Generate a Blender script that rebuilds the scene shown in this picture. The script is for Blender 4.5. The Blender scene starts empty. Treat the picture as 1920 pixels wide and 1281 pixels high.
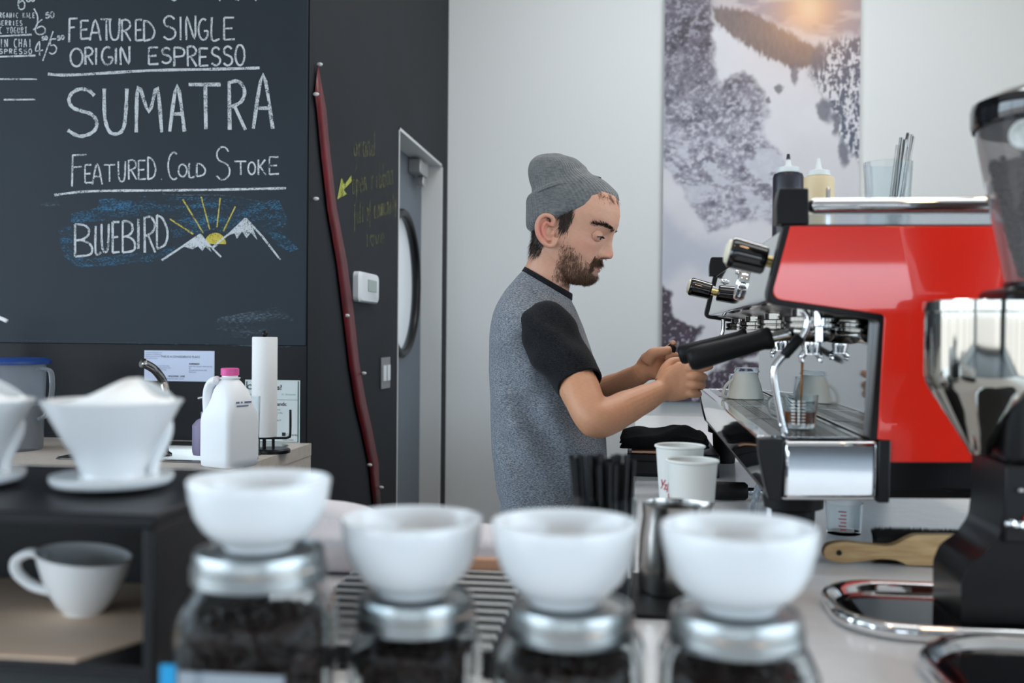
import bpy, bmesh, math, random
import numpy as np
from mathutils import Vector, Matrix, noise
from mathutils.bvhtree import BVHTree
R = math.radians
PI = math.pi
random.seed(7)
SC = bpy.context.scene
COL = SC.collection

# ------------------------------------------------------------------ camera
FPX = 1867.0
CAM = Vector((0.0, 0.0, 1.25))
VPX, VPY, ROLL = 1190.0, 627.0, R(0.55)
d_ = Vector(((VPX-960)/FPX, (640.5-VPY)/FPX, -1)).normalized()
u0_ = Vector((math.sin(ROLL), math.cos(ROLL), 0))
u_ = (u0_-d_*u0_.dot(d_)).normalized()
x_ = d_.cross(u_)
C2W = Matrix((x_, d_, u_))          # rows: world X, Y, Z axes seen in camera space
cam_data = bpy.data.cameras.new('camera')
cam = bpy.data.objects.new('camera', cam_data)
COL.objects.link(cam)
cam.matrix_world = Matrix.Translation(CAM) @ C2W.to_4x4()
cam_data.sensor_width = 36
cam_data.lens = FPX*36/1920
cam_data.clip_start = 0.05
cam_data.dof.use_dof = True
cam_data.dof.focus_distance = 2.35
cam_data.dof.aperture_fstop = 3.4
SC.camera = cam

def ray(px, py):
    return C2W @ Vector(((px-960)/FPX, (640.5-py)/FPX, -1))
def P(px, py, Y):
    d = ray(px, py); return CAM+d*(Y/d.y)
def PZ(px, py, z):
    d = ray(px, py); return CAM+d*((z-CAM.z)/d.z)
def PX(px, py, X):
    d = ray(px, py); return CAM+d*(X/d.x)
def M(px, Y):            # a length of px pixels at depth Y, in metres
    return px*Y/FPX

# ------------------------------------------------------------------ view, world, lights
vs = SC.view_settings
vs.view_transform = 'Standard'; vs.look = 'None'; vs.gamma = 1.0; vs.use_curve_mapping = False
vs.exposure = -0.10
world = bpy.data.worlds.new('daylight'); SC.world = world
world.use_nodes = True
wn = world.node_tree; wn.nodes.clear()
wo = wn.nodes.new('ShaderNodeOutputWorld'); wb = wn.nodes.new('ShaderNodeBackground')
wt = wn.nodes.new('ShaderNodeTexCoord'); wsx = wn.nodes.new('ShaderNodeSeparateXYZ')
wr = wn.nodes.new('ShaderNodeValToRGB')
wn.links.new(wt.outputs['Generated'], wsx.inputs[0])
wn.links.new(wsx.outputs['Z'], wr.inputs[0])
wr.color_ramp.elements[0].position = 0.0; wr.color_ramp.elements[0].color = (0.30, 0.31, 0.32, 1)
wr.color_ramp.elements[1].position = 0.06; wr.color_ramp.elements[1].color = (0.70, 0.86, 1.0, 1)
wn.links.new(wr.outputs[0], wb.inputs[0]); wb.inputs[1].default_value = 7.2
wn.links.new(wb.outputs[0], wo.inputs[0])

def area(name, loc, rot, sx, sy, power, color=(1, 1, 1), portal=False):
    l = bpy.data.lights.new(name, 'AREA'); l.shape = 'RECTANGLE'; l.size = sx; l.size_y = sy
    l.energy = power; l.color = color
    if portal: l.cycles.is_portal = True
    o = bpy.data.objects.new(name, l); o.location = loc; o.rotation_euler = rot; COL.objects.link(o); return o
ROOM_X0, ROOM_X1, ROOM_Y0, ROOM_Z1 = -5.0, 2.05, -8.0, 3.7
WIDE_X1, STEP_Y = 4.6, 2.9               # the room is wider on the customers' side
# daylight comes in through the shop front behind the camera and the windows on its right
WIN_NEAR = (-4.6, 3.3, 0.20, 2.08)       # x0 x1 z0 z1 in the plane Y = ROOM_Y0
WIN_RIGHT = (-7.0, 2.4, 0.30, 3.10)      # y0 y1 z0 z1 in the plane X = WIDE_X1
WIN_LEFT = (-7.0, 2.6, 0.30, 3.30)       # y0 y1 z0 z1 in the plane X = ROOM_X0
area('daylight_portal', ((WIN_NEAR[0]+WIN_NEAR[1])/2, ROOM_Y0, (WIN_NEAR[2]+WIN_NEAR[3])/2), (R(90), 0, 0), WIN_NEAR[1]-WIN_NEAR[0], WIN_NEAR[3]-WIN_NEAR[2], 1, portal=True)
area('daylight_portal', (WIDE_X1, (WIN_RIGHT[0]+WIN_RIGHT[1])/2, (WIN_RIGHT[2]+WIN_RIGHT[3])/2), (R(90), 0, R(90)), WIN_RIGHT[1]-WIN_RIGHT[0], WIN_RIGHT[3]-WIN_RIGHT[2], 1, portal=True)
area('daylight_portal', (ROOM_X0, (WIN_LEFT[0]+WIN_LEFT[1])/2, (WIN_LEFT[2]+WIN_LEFT[3])/2), (R(90), 0, R(-90)), WIN_LEFT[1]-WIN_LEFT[0], WIN_LEFT[3]-WIN_LEFT[2], 1, portal=True)
for ly_, le_ in ((1.2, 12), (3.6, 44)):  # unseen fill lights added below the ceiling to brighten the room and back wall
    area('added_ceiling_fill', (0.5, ly_, ROOM_Z1-.03), (0, 0, 0), 1.8, .5, le_, (0.90, .96, 1.0))
for lx, ly, lz, le in ((0.75, 0.55, 2.7, 7), (-0.35, 0.55, 2.7, 6), (1.2, 2.7, 3.1, 15)):
    pl = bpy.data.lights.new('warm_ceiling_lamp', 'POINT'); pl.energy = le; pl.color = (1.0, 0.62, 0.33); pl.shadow_soft_size = 0.06
    po = bpy.data.objects.new('warm_ceiling_lamp', pl); po.location = (lx, ly, lz); COL.objects.link(po)

# ------------------------------------------------------------------ materials
def s2l(c):
    return tuple((v/12.92 if v <= 0.04045 else ((v+0.055)/1.055)**2.4) for v in (x/255.0 for x in c))
def col4(c): return tuple(s2l(c))+(1.0,)
MATS = {}
def mat(name, rgb, rough=0.5, metal=0.0, spec=0.5, coat=0.0, trans=0.0, ior=1.45, emit=0, sss=0.0, sheen=0.0, alpha=1.0,
        var=None, vscale=20.0, vdetail=4.0, vstretch=(1, 1, 1), bump=0.0, bscale=200.0, bstretch=(1, 1, 1), rvar=0.0):
    """Principled material: rgb is sRGB 0-255; var = second colour mixed in by noise."""
    m = bpy.data.materials.new(name); m.use_nodes = True
    nt = m.node_tree; b = nt.nodes['Principled BSDF']
    b.inputs['Base Color'].default_value = col4(rgb)
    b.inputs['Roughness'].default_value = rough; b.inputs['Metallic'].default_value = metal
    b.inputs['Specular IOR Level'].default_value = spec; b.inputs['Coat Weight'].default_value = coat
    b.inputs['Coat Roughness'].default_value = 0.03
    b.inputs['Transmission Weight'].default_value = trans; b.inputs['IOR'].default_value = ior
    b.inputs['Sheen Weight'].default_value = sheen; b.inputs['Alpha'].default_value = alpha
    if sss: b.inputs['Subsurface Weight'].default_value = sss; b.inputs['Subsurface Radius'].default_value = (0.012, 0.005, 0.003)
    if emit: b.inputs['Emission Color'].default_value = col4(rgb); b.inputs['Emission Strength'].default_value = emit
    tc = None
    def coords(st):
        nonlocal tc
        if tc is None: tc = nt.nodes.new('ShaderNodeTexCoord')
        mp = nt.nodes.new('ShaderNodeMapping'); mp.inputs['Scale'].default_value = st
        nt.links.new(tc.outputs['Object'], mp.inputs[0]); return mp.outputs[0]
    if var is not None or rvar:
        n = nt.nodes.new('ShaderNodeTexNoise'); n.inputs['Scale'].default_value = vscale; n.inputs['Detail'].default_value = vdetail
        nt.links.new(coords(vstretch), n.inputs['Vector'])
        r = nt.nodes.new('ShaderNodeValToRGB'); r.color_ramp.elements[0].position = 0.35; r.color_ramp.elements[1].position = 0.65
        r.color_ramp.elements[0].color = col4(rgb); r.color_ramp.elements[1].color = col4(var if var is not None else rgb)
        nt.links.new(n.outputs['Fac'], r.inputs[0]); nt.links.new(r.outputs[0], b.inputs['Base Color'])
        if rvar:
            mr = nt.nodes.new('ShaderNodeMapRange'); mr.inputs['To Min'].default_value = max(0, rough-rvar); mr.inputs['To Max'].default_value = rough+rvar
            nt.links.new(n.outputs['Fac'], mr.inputs['Value']); nt.links.new(mr.outputs[0], b.inputs['Roughness'])
    if bump:
        n2 = nt.nodes.new('ShaderNodeTexNoise'); n2.inputs['Scale'].default_value = bscale; n2.inputs['Detail'].default_value = 3
        nt.links.new(coords(bstretch), n2.inputs['Vector'])
        bp = nt.nodes.new('ShaderNodeBump'); bp.inputs['Strength'].default_value = bump; bp.inputs['Distance'].default_value = 0.002
        nt.links.new(n2.outputs['Fac'], bp.inputs['Height']); nt.links.new(bp.outputs[0], b.inputs['Normal'])
    MATS[name] = m
    return m
def vcol_mat(name, attr, rough=0.6, spec=0.4, sss=0.0, bump=0.0, bscale=300):
    m = mat(name, (200, 200, 200), rough, spec=spec, sss=sss, bump=bump, bscale=bscale)
    nt = m.node_tree; a = nt.nodes.new('ShaderNodeAttribute'); a.attribute_name = attr
    nt.links.new(a.outputs['Color'], nt.nodes['Principled BSDF'].inputs['Base Color']); return m

def chalk_mat(name, rgb, cover, scale=420.0, stretch=(1, 1, 1)):
    """Powdery chalk: the board shows through between the grains."""
    m = bpy.data.materials.new(name); m.use_nodes = True; nt = m.node_tree
    b = nt.nodes['Principled BSDF']; b.inputs['Base Color'].default_value = col4(rgb); b.inputs['Roughness'].default_value = 0.95
    b.inputs['Specular IOR Level'].default_value = 0.1
    tc = nt.nodes.new('ShaderNodeTexCoord'); mp = nt.nodes.new('ShaderNodeMapping'); mp.inputs['Scale'].default_value = stretch
    n = nt.nodes.new('ShaderNodeTexNoise'); n.inputs['Scale'].default_value = scale; n.inputs['Detail'].default_value = 2
    n2 = nt.nodes.new('ShaderNodeTexNoise'); n2.inputs['Scale'].default_value = scale/14; n2.inputs['Detail'].default_value = 2
    nt.links.new(tc.outputs['Object'], mp.inputs[0]); nt.links.new(mp.outputs[0], n.inputs['Vector']); nt.links.new(mp.outputs[0], n2.inputs['Vector'])
    ad = nt.nodes.new('ShaderNodeMath'); ad.operation = 'ADD'
    ml = nt.nodes.new('ShaderNodeMath'); ml.operation = 'MULTIPLY_ADD'; ml.inputs[1].default_value = 0.6; ml.inputs[2].default_value = -0.3
    nt.links.new(n2.outputs['Fac'], ml.inputs[0]); nt.links.new(n.outputs['Fac'], ad.inputs[0]); nt.links.new(ml.outputs[0], ad.inputs[1])
    r = nt.nodes.new('ShaderNodeValToRGB')
    c = 0.5+(0.5-cover)*0.5
    r.color_ramp.elements[0].position = max(0.01, c-0.1); r.color_ramp.elements[1].position = min(0.99, c+0.1)
    r.color_ramp.elements[0].color = (0, 0, 0, 1); r.color_ramp.elements[1].color = (1, 1, 1, 1)
    nt.links.new(ad.outputs[0], r.inputs[0]); nt.links.new(r.outputs[0], b.inputs['Alpha'])
    MATS[name] = m; return m

mat('white_wall', (226, 231, 233), 0.6, spec=0.3, bump=0.05, bscale=90)
mat('grey_wall', (176, 180, 178), 0.6, spec=0.3)
mat('ceiling_white', (225, 225, 222), 0.8)
mat('dark_wall', (31, 34, 39), 0.6, spec=0.2, var=(28, 31, 35), vscale=3, bump=0.05, bscale=120)
mat('black_panel', (24, 26, 30), 0.45, spec=0.25, var=(21, 23, 27), vscale=6)
mat('chalkboard', (38, 46, 54), 0.55, spec=0.25, var=(43, 53, 61), vscale=1.6, vdetail=6, rvar=0.06)
mat('concrete', (74, 80, 88), 0.6, var=(86, 92, 100), vscale=4)
mat('door_grey', (98, 108, 118), 0.45)
mat('jamb_white', (206, 209, 209), 0.5)
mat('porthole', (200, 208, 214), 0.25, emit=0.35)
mat('black_rubber', (11, 11, 13), 0.55, spec=0.3)
mat('black_gloss', (10, 10, 12), 0.08, spec=0.6, coat=0.6)
mat('black_plastic', (10, 10, 13), 0.35, spec=0.35)
mat('black_satin', (15, 15, 18), 0.42, spec=0.35, var=(18, 18, 22), vscale=8)
mat('chrome', (228, 229, 230), 0.06, metal=1.0)
mat('group_chrome', (128, 124, 118), 0.10, metal=1.0)
mat('doser_steel', (182, 180, 172), 0.07, metal=1.0)
mat('mirror_steel', (196, 200, 203), 0.05, metal=1.0)
mat('steel', (170, 168, 164), 0.24, metal=1.0, rvar=0.06, vscale=30, vstretch=(1, 1, 14))
mat('straw_steel', (120, 116, 112), 0.18, metal=1.0)
mat('steel_satin', (186, 188, 188), 0.34, metal=1.0)
mat('aluminium_lid', (168, 172, 172), 0.33, metal=1.0)
mat('brass', (206, 184, 120), 0.25, metal=1.0)
mat('red_paint', (236, 44, 28), 0.22, spec=0.5, coat=1.0)
mat('white_ceramic', (226, 229, 231), 0.22, spec=0.5, coat=0.3)
mat('white_matte', (236, 239, 240), 0.5)
mat('cup_cream', (246, 245, 232), 0.2, spec=.5, coat=.3)
mat('cup_white', (246, 247, 247), 0.25, spec=.5)
mat('cup_paper', (236, 237, 232), 0.6)
mat('filter_paper', (242, 242, 240), 0.85)
mat('cream', (236, 230, 206), 0.4)
mat('worktop', (226, 226, 226), 0.22, spec=0.5, var=(220, 221, 222), vscale=40)
mat('beige_top', (196, 187, 178), 0.45, var=(188, 178, 168), vscale=60)
mat('cabinet_grey', (120, 120, 120), 0.6)
mat('beige_board', (230, 204, 180), 0.55, var=(224, 196, 170), vscale=12, vstretch=(1, 14, 1))
mat('wood', (206, 172, 124), 0.5, var=(178, 140, 94), vscale=18, vdetail=6, vstretch=(1, 1, 9), bump=0.1, bscale=80)
mat('tan_wood', (196, 148, 118), 0.5)
mat('bristle', (14, 13, 13), 0.7)
mat('bean', (46, 28, 20), 0.38, spec=0.45, var=(30, 18, 13), vscale=60)
mat('coffee', (96, 46, 10), 0.2, trans=0.25, ior=1.33, var=(150, 84, 24), vscale=40)
mat('coffee_stream', (168, 104, 44), 0.15, trans=0.3, ior=1.33)
mat('glass', (250, 252, 252), 0.01, trans=1.0, ior=1.45, spec=0.5)
mat('thin_glass', (240, 246, 248), 0.03, trans=1.0, ior=1.12, spec=0.7)
mat('clear_plastic', (226, 232, 238), 0.2, trans=0.85, ior=1.15)
mat('hopper_smoke', (205, 202, 202), 0.06, trans=0.9, ior=1.2, spec=0.6)
mat('milk_plastic', (240, 242, 244), 0.42, spec=0.4)
mat('pink_cap', (226, 92, 160), 0.45)
mat('blue_lid', (26, 62, 128), 0.4)
mat('dark_juice', (36, 20, 32), 0.3)
mat('paper_towel', (244, 244, 243), 0.9, bump=0.5, bscale=120)
mat('note_paper', (206, 216, 238), 0.7)
mat('sign_paper', (218, 226, 226), 0.6)
mat('ink_dark', (38, 40, 44), 0.7)
mat('ink_grey', (120, 128, 150), 0.7)
mat('ink_green', (70, 170, 140), 0.7)
mat('ink_border', (52, 96, 92), 0.7)
mat('ink_red', (196, 40, 60), 0.7)
mat('ink_white', (240, 240, 236), 0.6)
mat('lilac_plastic', (150, 142, 170), 0.4)
mat('ribbon_red', (104, 14, 24), 0.42, var=(70, 8, 16), vscale=60, vstretch=(1, 1, 0.3), spec=0.3)
mat('thermostat_white', (216, 220, 224), 0.45)
mat('lcd_grey', (150, 164, 160), 0.3)
mat('switch_grey', (120, 122, 124), 0.4)
mat('towel_white', (222, 217, 221), 0.9, bump=0.4, bscale=250, sheen=0.3)
mat('towel_black', (14, 14, 15), 0.95, bump=0.6, bscale=260, spec=0.15, var=(20, 20, 21), vscale=90)
mat('blue_tag', (24, 150, 206), 0.4)
mat('label_grey', (150, 158, 166), 0.45)
mat('sauce_dark', (44, 44, 54), 0.3)
mat('sauce_cream', (226, 206, 168), 0.35)
mat('bottle_top', (222, 228, 228), 0.4)
mat('lamp_red', (220, 40, 26), 0.2)
mat('badge_white', (214, 218, 216), 0.4, var=(170, 176, 174), vscale=70)
chalk_mat('chalk_white', (204, 210, 214), 0.72)
chalk_mat('chalk_thin', (214, 220, 224), 0.66)
chalk_mat('chalk_yellow', (206, 190, 88), 0.72)
chalk_mat('chalk_faint', (120, 124, 84), 0.42)
chalk_mat('chalk_arrow', (176, 182, 92), 0.62)
chalk_mat('chalk_blue', (74, 120, 150), 0.30, 260, (.6, 1, 2.4))
chalk_mat('chalk_smear', (96, 110, 120), 0.30, 240, (.35, 1, 2.2))

# ------------------------------------------------------------------ mesh builder
def lerp(a, b, t): return a+(b-a)*t
class MB:
    def __init__(s): s.v = []; s.f = []
    def add(s, v, f):
        o = len(s.v); s.v += [Vector(p) for p in v]; s.f += [tuple(i+o for i in q) for q in f]; return s
    def box(s, a, b):
        (x0, y0, z0), (x1, y1, z1) = a, b
        return s.add([(x0, y0, z0), (x1, y0, z0), (x1, y1, z0), (x0, y1, z0), (x0, y0, z1), (x1, y0, z1), (x1, y1, z1), (x0, y1, z1)],
                     [(0, 3, 2, 1), (4, 5, 6, 7), (0, 1, 5, 4), (1, 2, 6, 5), (2, 3, 7, 6), (3, 0, 4, 7)])
    def obox(s, c, d, m=None):
        m = m or Matrix.Identity(3); c = Vector(c); o = len(s.v)
        t = MB().box((-d[0]/2, -d[1]/2, -d[2]/2), (d[0]/2, d[1]/2, d[2]/2))
        return s.add([c+m @ p for p in t.v], t.f)
    def loft(s, rings, cap0=True, cap1=True, closed=True):
        n = len(rings[0]); v = [p for r in rings for p in r]; f = []
        for i in range(len(rings)-1):
            for j in range(n if closed else n-1):
                a = i*n+j; b = i*n+(j+1) % n; f.append((a, b, b+n, a+n))
        if cap0: f.append(tuple(range(n-1, -1, -1)))
        if cap1: f.append(tuple((len(rings)-1)*n+j for j in range(n)))
        return s.add(v, f)
    def lathe(s, prof, c=(0, 0, 0), n=48, m=None, cap0=True, cap1=True, sx=1.0, sy=1.0):
        c = Vector(c); rings = []
        for r, z in prof:
            r = max(r, 1e-5)
            ring = [Vector((r*math.cos(2*PI*k/n)*sx, r*math.sin(2*PI*k/n)*sy, z)) for k in range(n)]
            rings.append([c+(m @ p if m else p) for p in ring])
        return s.loft(rings, cap0, cap1)
    def tube(s, pts, rad, n=12, caps=True, flat=None):
        pts = [Vector(p) for p in pts]
        if not isinstance(rad, (list, tuple)): rad = [rad]*len(pts)
        t0 = (pts[1]-pts[0]).normalized()
        up = Vector((0, 0, 1)) if abs(t0.z) < 0.9 else Vector((1, 0, 0))
        nrm = (up-t0*up.dot(t0)).normalized(); rings = []
        for i, p in enumerate(pts):
            a = pts[max(i-1, 0)]; b = pts[min(i+1, len(pts)-1)]; t = (b-a).normalized()
            nrm = (nrm-t*nrm.dot(t)).normalized(); bi = t.cross(nrm)
            fl = flat or (1, 1)
            rings.append([p+nrm*(rad[i]*fl[0]*math.cos(2*PI*k/n))+bi*(rad[i]*fl[1]*math.sin(2*PI*k/n)) for k in range(n)])
        return s.loft(rings, caps, caps)
    def sphere(s, c, r, nu=24, nv=14, m=None):
        if not isinstance(r, (tuple, list)): r = (r, r, r)
        c = Vector(c); rings = []
        for i in range(nv+1):
            a = -PI/2+PI*i/nv; q = max(math.cos(a), 1e-4)
            ring = [Vector((r[0]*q*math.cos(2*PI*k/nu), r[1]*q*math.sin(2*PI*k/nu), r[2]*math.sin(a))) for k in range(nu)]
            rings.append([c+(m @ p if m else p) for p in ring])
        return s.loft(rings)
    def prism(s, poly, f0, f1):
        """poly of 2D points; f0, f1 map a 2D point to the two end faces."""
        return s.loft([[f0(p) for p in poly], [f1(p) for p in poly]])
    def build(s, name, m, parent=None, bevel=0.0, bseg=2, sub=0, smooth=True, angle=38, loc=(0, 0, 0), rot=None, world=False, solid=0.0, merge=True):
        off = Vector((0, 0, 0))
        if world and parent is not None:
            q = parent
            while q is not None: off += Vector(q.location); q = q.parent
        elif world: pass
        me = bpy.data.meshes.new(name)
        me.from_pydata([p-off for p in s.v], [], s.f)
        bm = bmesh.new(); bm.from_mesh(me)
        if merge: bmesh.ops.remove_doubles(bm, verts=bm.verts, dist=1e-6)
        bmesh.ops.recalc_face_normals(bm, faces=bm.faces)
        bm.to_mesh(me); bm.free()
        if smooth and len(me.polygons):
            me.polygons.foreach_set('use_smooth', [True]*len(me.polygons))
            if angle < 180: me.set_sharp_from_angle(angle=R(angle))
        me.materials.append(MATS[m] if isinstance(m, str) else m)
        o = bpy.data.objects.new(name, me); COL.objects.link(o); o.location = loc
        if rot: o.rotation_euler = rot
        if parent is not None: o.parent = parent
        if solid:
            sm = o.modifiers.new('thickness', 'SOLIDIFY'); sm.thickness = solid; sm.offset = 0
        if bevel:
            b = o.modifiers.new('bevel', 'BEVEL'); b.width = bevel; b.segments = bseg; b.limit_method = 'ANGLE'; b.angle_limit = R(40)
            b.harden_normals = False
        if sub:
            q = o.modifiers.new('subdivision', 'SUBSURF'); q.levels = sub; q.render_levels = sub
        return o

def tag(o, label=None, cat=None, group=None, kind=None):
    if label: o['label'] = label
    if cat: o['category'] = cat
    if group: o['group'] = group
    if kind: o['kind'] = kind
    return o
def thing(name, label, cat, loc=(0, 0, 0), rotz=0.0, group=None):
    o = bpy.data.objects.new(name, None); COL.objects.link(o); o.empty_display_size = 0.05
    o.location = loc; o.rotation_euler = (0, 0, rotz)
    return tag(o, label, cat, group)
def struct(o): return tag(o, kind='structure')
KIDS = {}
def copy_tree(o, parent=None):
    c = o.copy(); COL.objects.link(c)
    if parent is not None: c.parent = parent
    for ch in list(o.children): copy_tree(ch, c)
    return c
def dup(o, loc, label, rotz=None):
    c = copy_tree(o); c.location = loc; c['label'] = label
    if rotz is not None: c.rotation_euler = (0, 0, rotz)
    return c
def smooth_path(pts, n=6):
    """Catmull-Rom through the points."""
    pts = [Vector(p) for p in pts]; out = []
    for i in range(len(pts)-1):
        p0 = pts[max(i-1, 0)]; p1 = pts[i]; p2 = pts[i+1]; p3 = pts[min(i+2, len(pts)-1)]
        for k in range(n):
            t = k/n
            out.append(0.5*((2*p1)+(p2-p0)*t+(2*p0-5*p1+4*p2-p3)*t*t+(3*p1-p0-3*p2+p3)*t**3))
    out.append(pts[-1]); return out
def interp(x, tab):
    """Smooth (monotone-ish cosine-free) linear interpolation in a table of (x, y...)."""
    if x <= tab[0][0]: return tab[0][1:]
    for a, b in zip(tab, tab[1:]):
        if x <= b[0]:
            t = (x-a[0])/(b[0]-a[0]) if b[0] != a[0] else 0
            return tuple(lerp(p, q, t) for p, q in zip(a[1:], b[1:]))
    return tab[-1][1:]
def textmesh(name, body, size, m, parent, p, ax=(1, 0, 0), up=(0, 0, 1), align='LEFT', weight=0.0):
    """Printed lettering as flat mesh."""
    cu = bpy.data.curves.new(name, 'FONT'); cu.body = body; cu.size = size; cu.align_x = align; cu.offset = weight
    t = bpy.data.objects.new(name, cu); COL.objects.link(t)
    dg = bpy.context.evaluated_depsgraph_get(); dg.update()
    me = bpy.data.meshes.new_from_object(t.evaluated_get(dg)); bpy.data.objects.remove(t); bpy.data.curves.remove(cu)
    ax = Vector(ax); up = Vector(up); p = Vector(p)
    v = [p+ax*q.co.x+up*q.co.y for q in me.vertices]; f = [tuple(q.vertices) for q in me.polygons]
    bpy.data.meshes.remove(me)
    return MB().add(v, f).build(name, m, parent, world=True, smooth=False)
# ================================================================== the room
BY = 2.85                                   # the chalkboard wall faces the camera here
WX = P(577, 620, BY).x                      # the dark wall that runs away beside the door
BACK = PX(838, 500, WX).y                   # white back wall
YD0 = PX(746, 500, WX).y; YD1 = PX(828, 500, WX).y
DZ = PX(746, 236, WX).z
T = 0.14
struct(MB().box((ROOM_X0-.1, ROOM_Y0-.1, -.06), (WIDE_X1+.1, BACK+.2, 0)).build('floor', 'concrete'))
struct(MB().box((ROOM_X0-.1, ROOM_Y0-.1, ROOM_Z1), (WIDE_X1+.1, BACK+.2, ROOM_Z1+.08)).build('ceiling', 'ceiling_white'))
struct(MB().box((WX-T, BACK, 0), (ROOM_X1+.1, BACK+.12, ROOM_Z1)).build('wall_back', 'white_wall'))
wl = MB().box((ROOM_X0, BY, 0), (WX, BY+T, ROOM_Z1))
wl.box((WX-T, BY+T, 0), (WX, YD0, ROOM_Z1)).box((WX-T, YD0, DZ), (WX, YD1, ROOM_Z1)).box((WX-T, YD1, 0), (WX, BACK, ROOM_Z1))
struct(wl.build('wall_left', 'dark_wall'))
def wall_with_opening(name, axis, at, t, a0, a1, win, m):
    w0, w1, z0, z1 = win; b = MB()
    def bx(p0, p1, q0, q1):
        if axis == 'y': b.box((p0, at, q0), (p1, at+t, q1))
        else: b.box((at, p0, q0), (at+t, p1, q1))
    bx(a0, w0, 0, ROOM_Z1); bx(w1, a1, 0, ROOM_Z1); bx(w0, w1, 0, z0); bx(w0, w1, z1, ROOM_Z1)
    struct(b.build(name, m))
def window(name, axis, at, win, n, bars, cuts=None):
    w0, w1, z0, z1 = win; b = MB(); h = 0.03
    def bx(p0, p1, q0, q1):
        if axis == 'y': b.box((p0, at-h, q0), (p1, at+h, q1))
        else: b.box((at-h, p0, q0), (at+h, p1, q1))
    hw_ = .055 if cuts else .03
    for c in (cuts or [lerp(w0+.03, w1-.03, k/n) for k in range(n+1)]):
        bx(c-hw_, c+hw_, z0, z1)
    for z in [z0+.03, z1-.03]+bars: bx(w0, w1, z-.03, z+.03)
    struct(b.build(name, 'black_satin'))
wall_with_opening('wall_near', 'y', ROOM_Y0-.1, .1, ROOM_X0, WIDE_X1, WIN_NEAR, 'dark_wall')
wall_with_opening('wall_side', 'x', ROOM_X0-.1, .1, ROOM_Y0-.1, BY+T, WIN_LEFT, 'white_wall')
struct(MB().box((ROOM_X1, STEP_Y, 0), (ROOM_X1+.1, BACK, ROOM_Z1)).box((ROOM_X1+.1, STEP_Y, 0), (WIDE_X1, STEP_Y+.1, ROOM_Z1)).build('wall_right', 'grey_wall'))
wall_with_opening('wall_far_right', 'x', WIDE_X1, .1, ROOM_Y0-.1, STEP_Y+.1, WIN_RIGHT, 'white_wall')
window('window_1', 'y', ROOM_Y0-.05, WIN_NEAR, 7, [], [-4.57, -3.9, -3.2, -2.5, -1.8, -1.1, -.4, .3, 1.0, 3.27])
window('window_2', 'x', ROOM_X0-.05, WIN_LEFT, 5, [2.35])
window('window_3', 'x', WIDE_X1+.05, WIN_RIGHT, 6, [2.35])

# ---- door in the dark wall
DX = PX(790, 500, 1).x if False else WX-0.10
fr = MB().box((DX, YD1-.025, 0), (WX+.002, YD1, DZ)).box((DX, YD0, 0), (WX+.002, YD0+.012, DZ)).box((DX, YD0, DZ-.012), (WX+.002, YD1, DZ))
struct(fr.build('trim_1', 'jamb_white'))
dr = MB()
pc = PX(760, 533, DX); pc.y = PX(780, 533, DX).y-.30
NSEG = 40; RY, RZ = .295, .315
# leaf with a round hole
def leaf(x):
    out = []
    for k in range(NSEG): out.append(Vector((x, pc.y+RY*math.cos(2*PI*k/NSEG), pc.z+RZ*math.sin(2*PI*k/NSEG))))
    return out
def sq(x):
    y0, y1, z0, z1 = YD0+.014, YD1-.027, .01, DZ-.014; out = []
    for k in range(NSEG):
        a = 2*PI*k/NSEG; c, s_ = math.cos(a), math.sin(a)
        t = min(((y1-pc.y) if c > 0 else (pc.y-y0))/max(abs(c), 1e-6), ((z1-pc.z) if s_ > 0 else (pc.z-z0))/max(abs(s_), 1e-6))
        out.append(Vector((x, pc.y+t*c, pc.z+t*s_)))
    # snap the nearest samples to the corners
    for cy in (y0, y1):
        for cz in (z0, z1):
            i = min(range(NSEG), key=lambda q: (out[q].y-cy)**2+(out[q].z-cz)**2); out[i] = Vector((x, cy, cz))
    return out
dr.loft([leaf(DX-.045), leaf(DX), sq(DX), sq(DX-.045), leaf(DX-.045)], False, False)
door = struct(dr.build('door_1', 'door_grey', angle=30))
ringp = [(0, pc.y+(RY+.006)*math.cos(2*PI*k/64), pc.z+(RZ+.006)*math.sin(2*PI*k/64)) for k in range(65)]
MB().tube([(DX+.004, y, z) for _, y, z in ringp], .02, 10).build('porthole_ring', 'black_plastic', door)
MB().loft([[Vector((DX-.03, p.y, p.z)) for p in leaf(0)], [Vector((DX-.02, p.y, p.z)) for p in leaf(0)]]).build('porthole_glass', 'porthole', door)
c0 = PX(788, 320, DX+.03)
cl = MB().box((DX+.001, c0.y-.13, c0.z-.03), (DX+.06, c0.y+.045, c0.z+.035)).box((DX+.02, c0.y-.02, c0.z-.075), (DX+.05, c0.y+.03, c0.z-.03))
tag(cl.build('door_closer', 'steel_satin', bevel=.004), 'silver door closer box at the top of the grey porthole door', 'door closer')

# ---- thermostat, light switch
def on_side(px, py, dx=0.0): return PX(px, py, WX+dx)
a, b = on_side(662, 508), on_side(699, 570)
th = thing('thermostat', 'white rounded thermostat with a grey screen on the dark wall right of the red ribbon', 'thermostat', (WX, (a.y+b.y)/2, (a.z+b.z)/2))
w_, h_ = (b.y-a.y)/2, (a.z-b.z)/2
def rrect(w, h, r, n=6):
    out = []
    for cx, cy, a0 in ((w-r, h-r, 0), (-w+r, h-r, 90), (-w+r, -h+r, 180), (w-r, -h+r, 270)):
        for k in range(n+1): a = R(a0+90*k/n); out.append((cx+r*math.cos(a), cy+r*math.sin(a)))
    return out
MB().loft([[Vector((0, p[0], p[1])) for p in rrect(w_, h_, .02)], [Vector((.018, p[0], p[1])) for p in rrect(w_, h_, .02)], [Vector((.026, p[0], p[1])) for p in rrect(w_*.9, h_*.9, .02)]]).build('case', 'thermostat_white', th)
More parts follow.
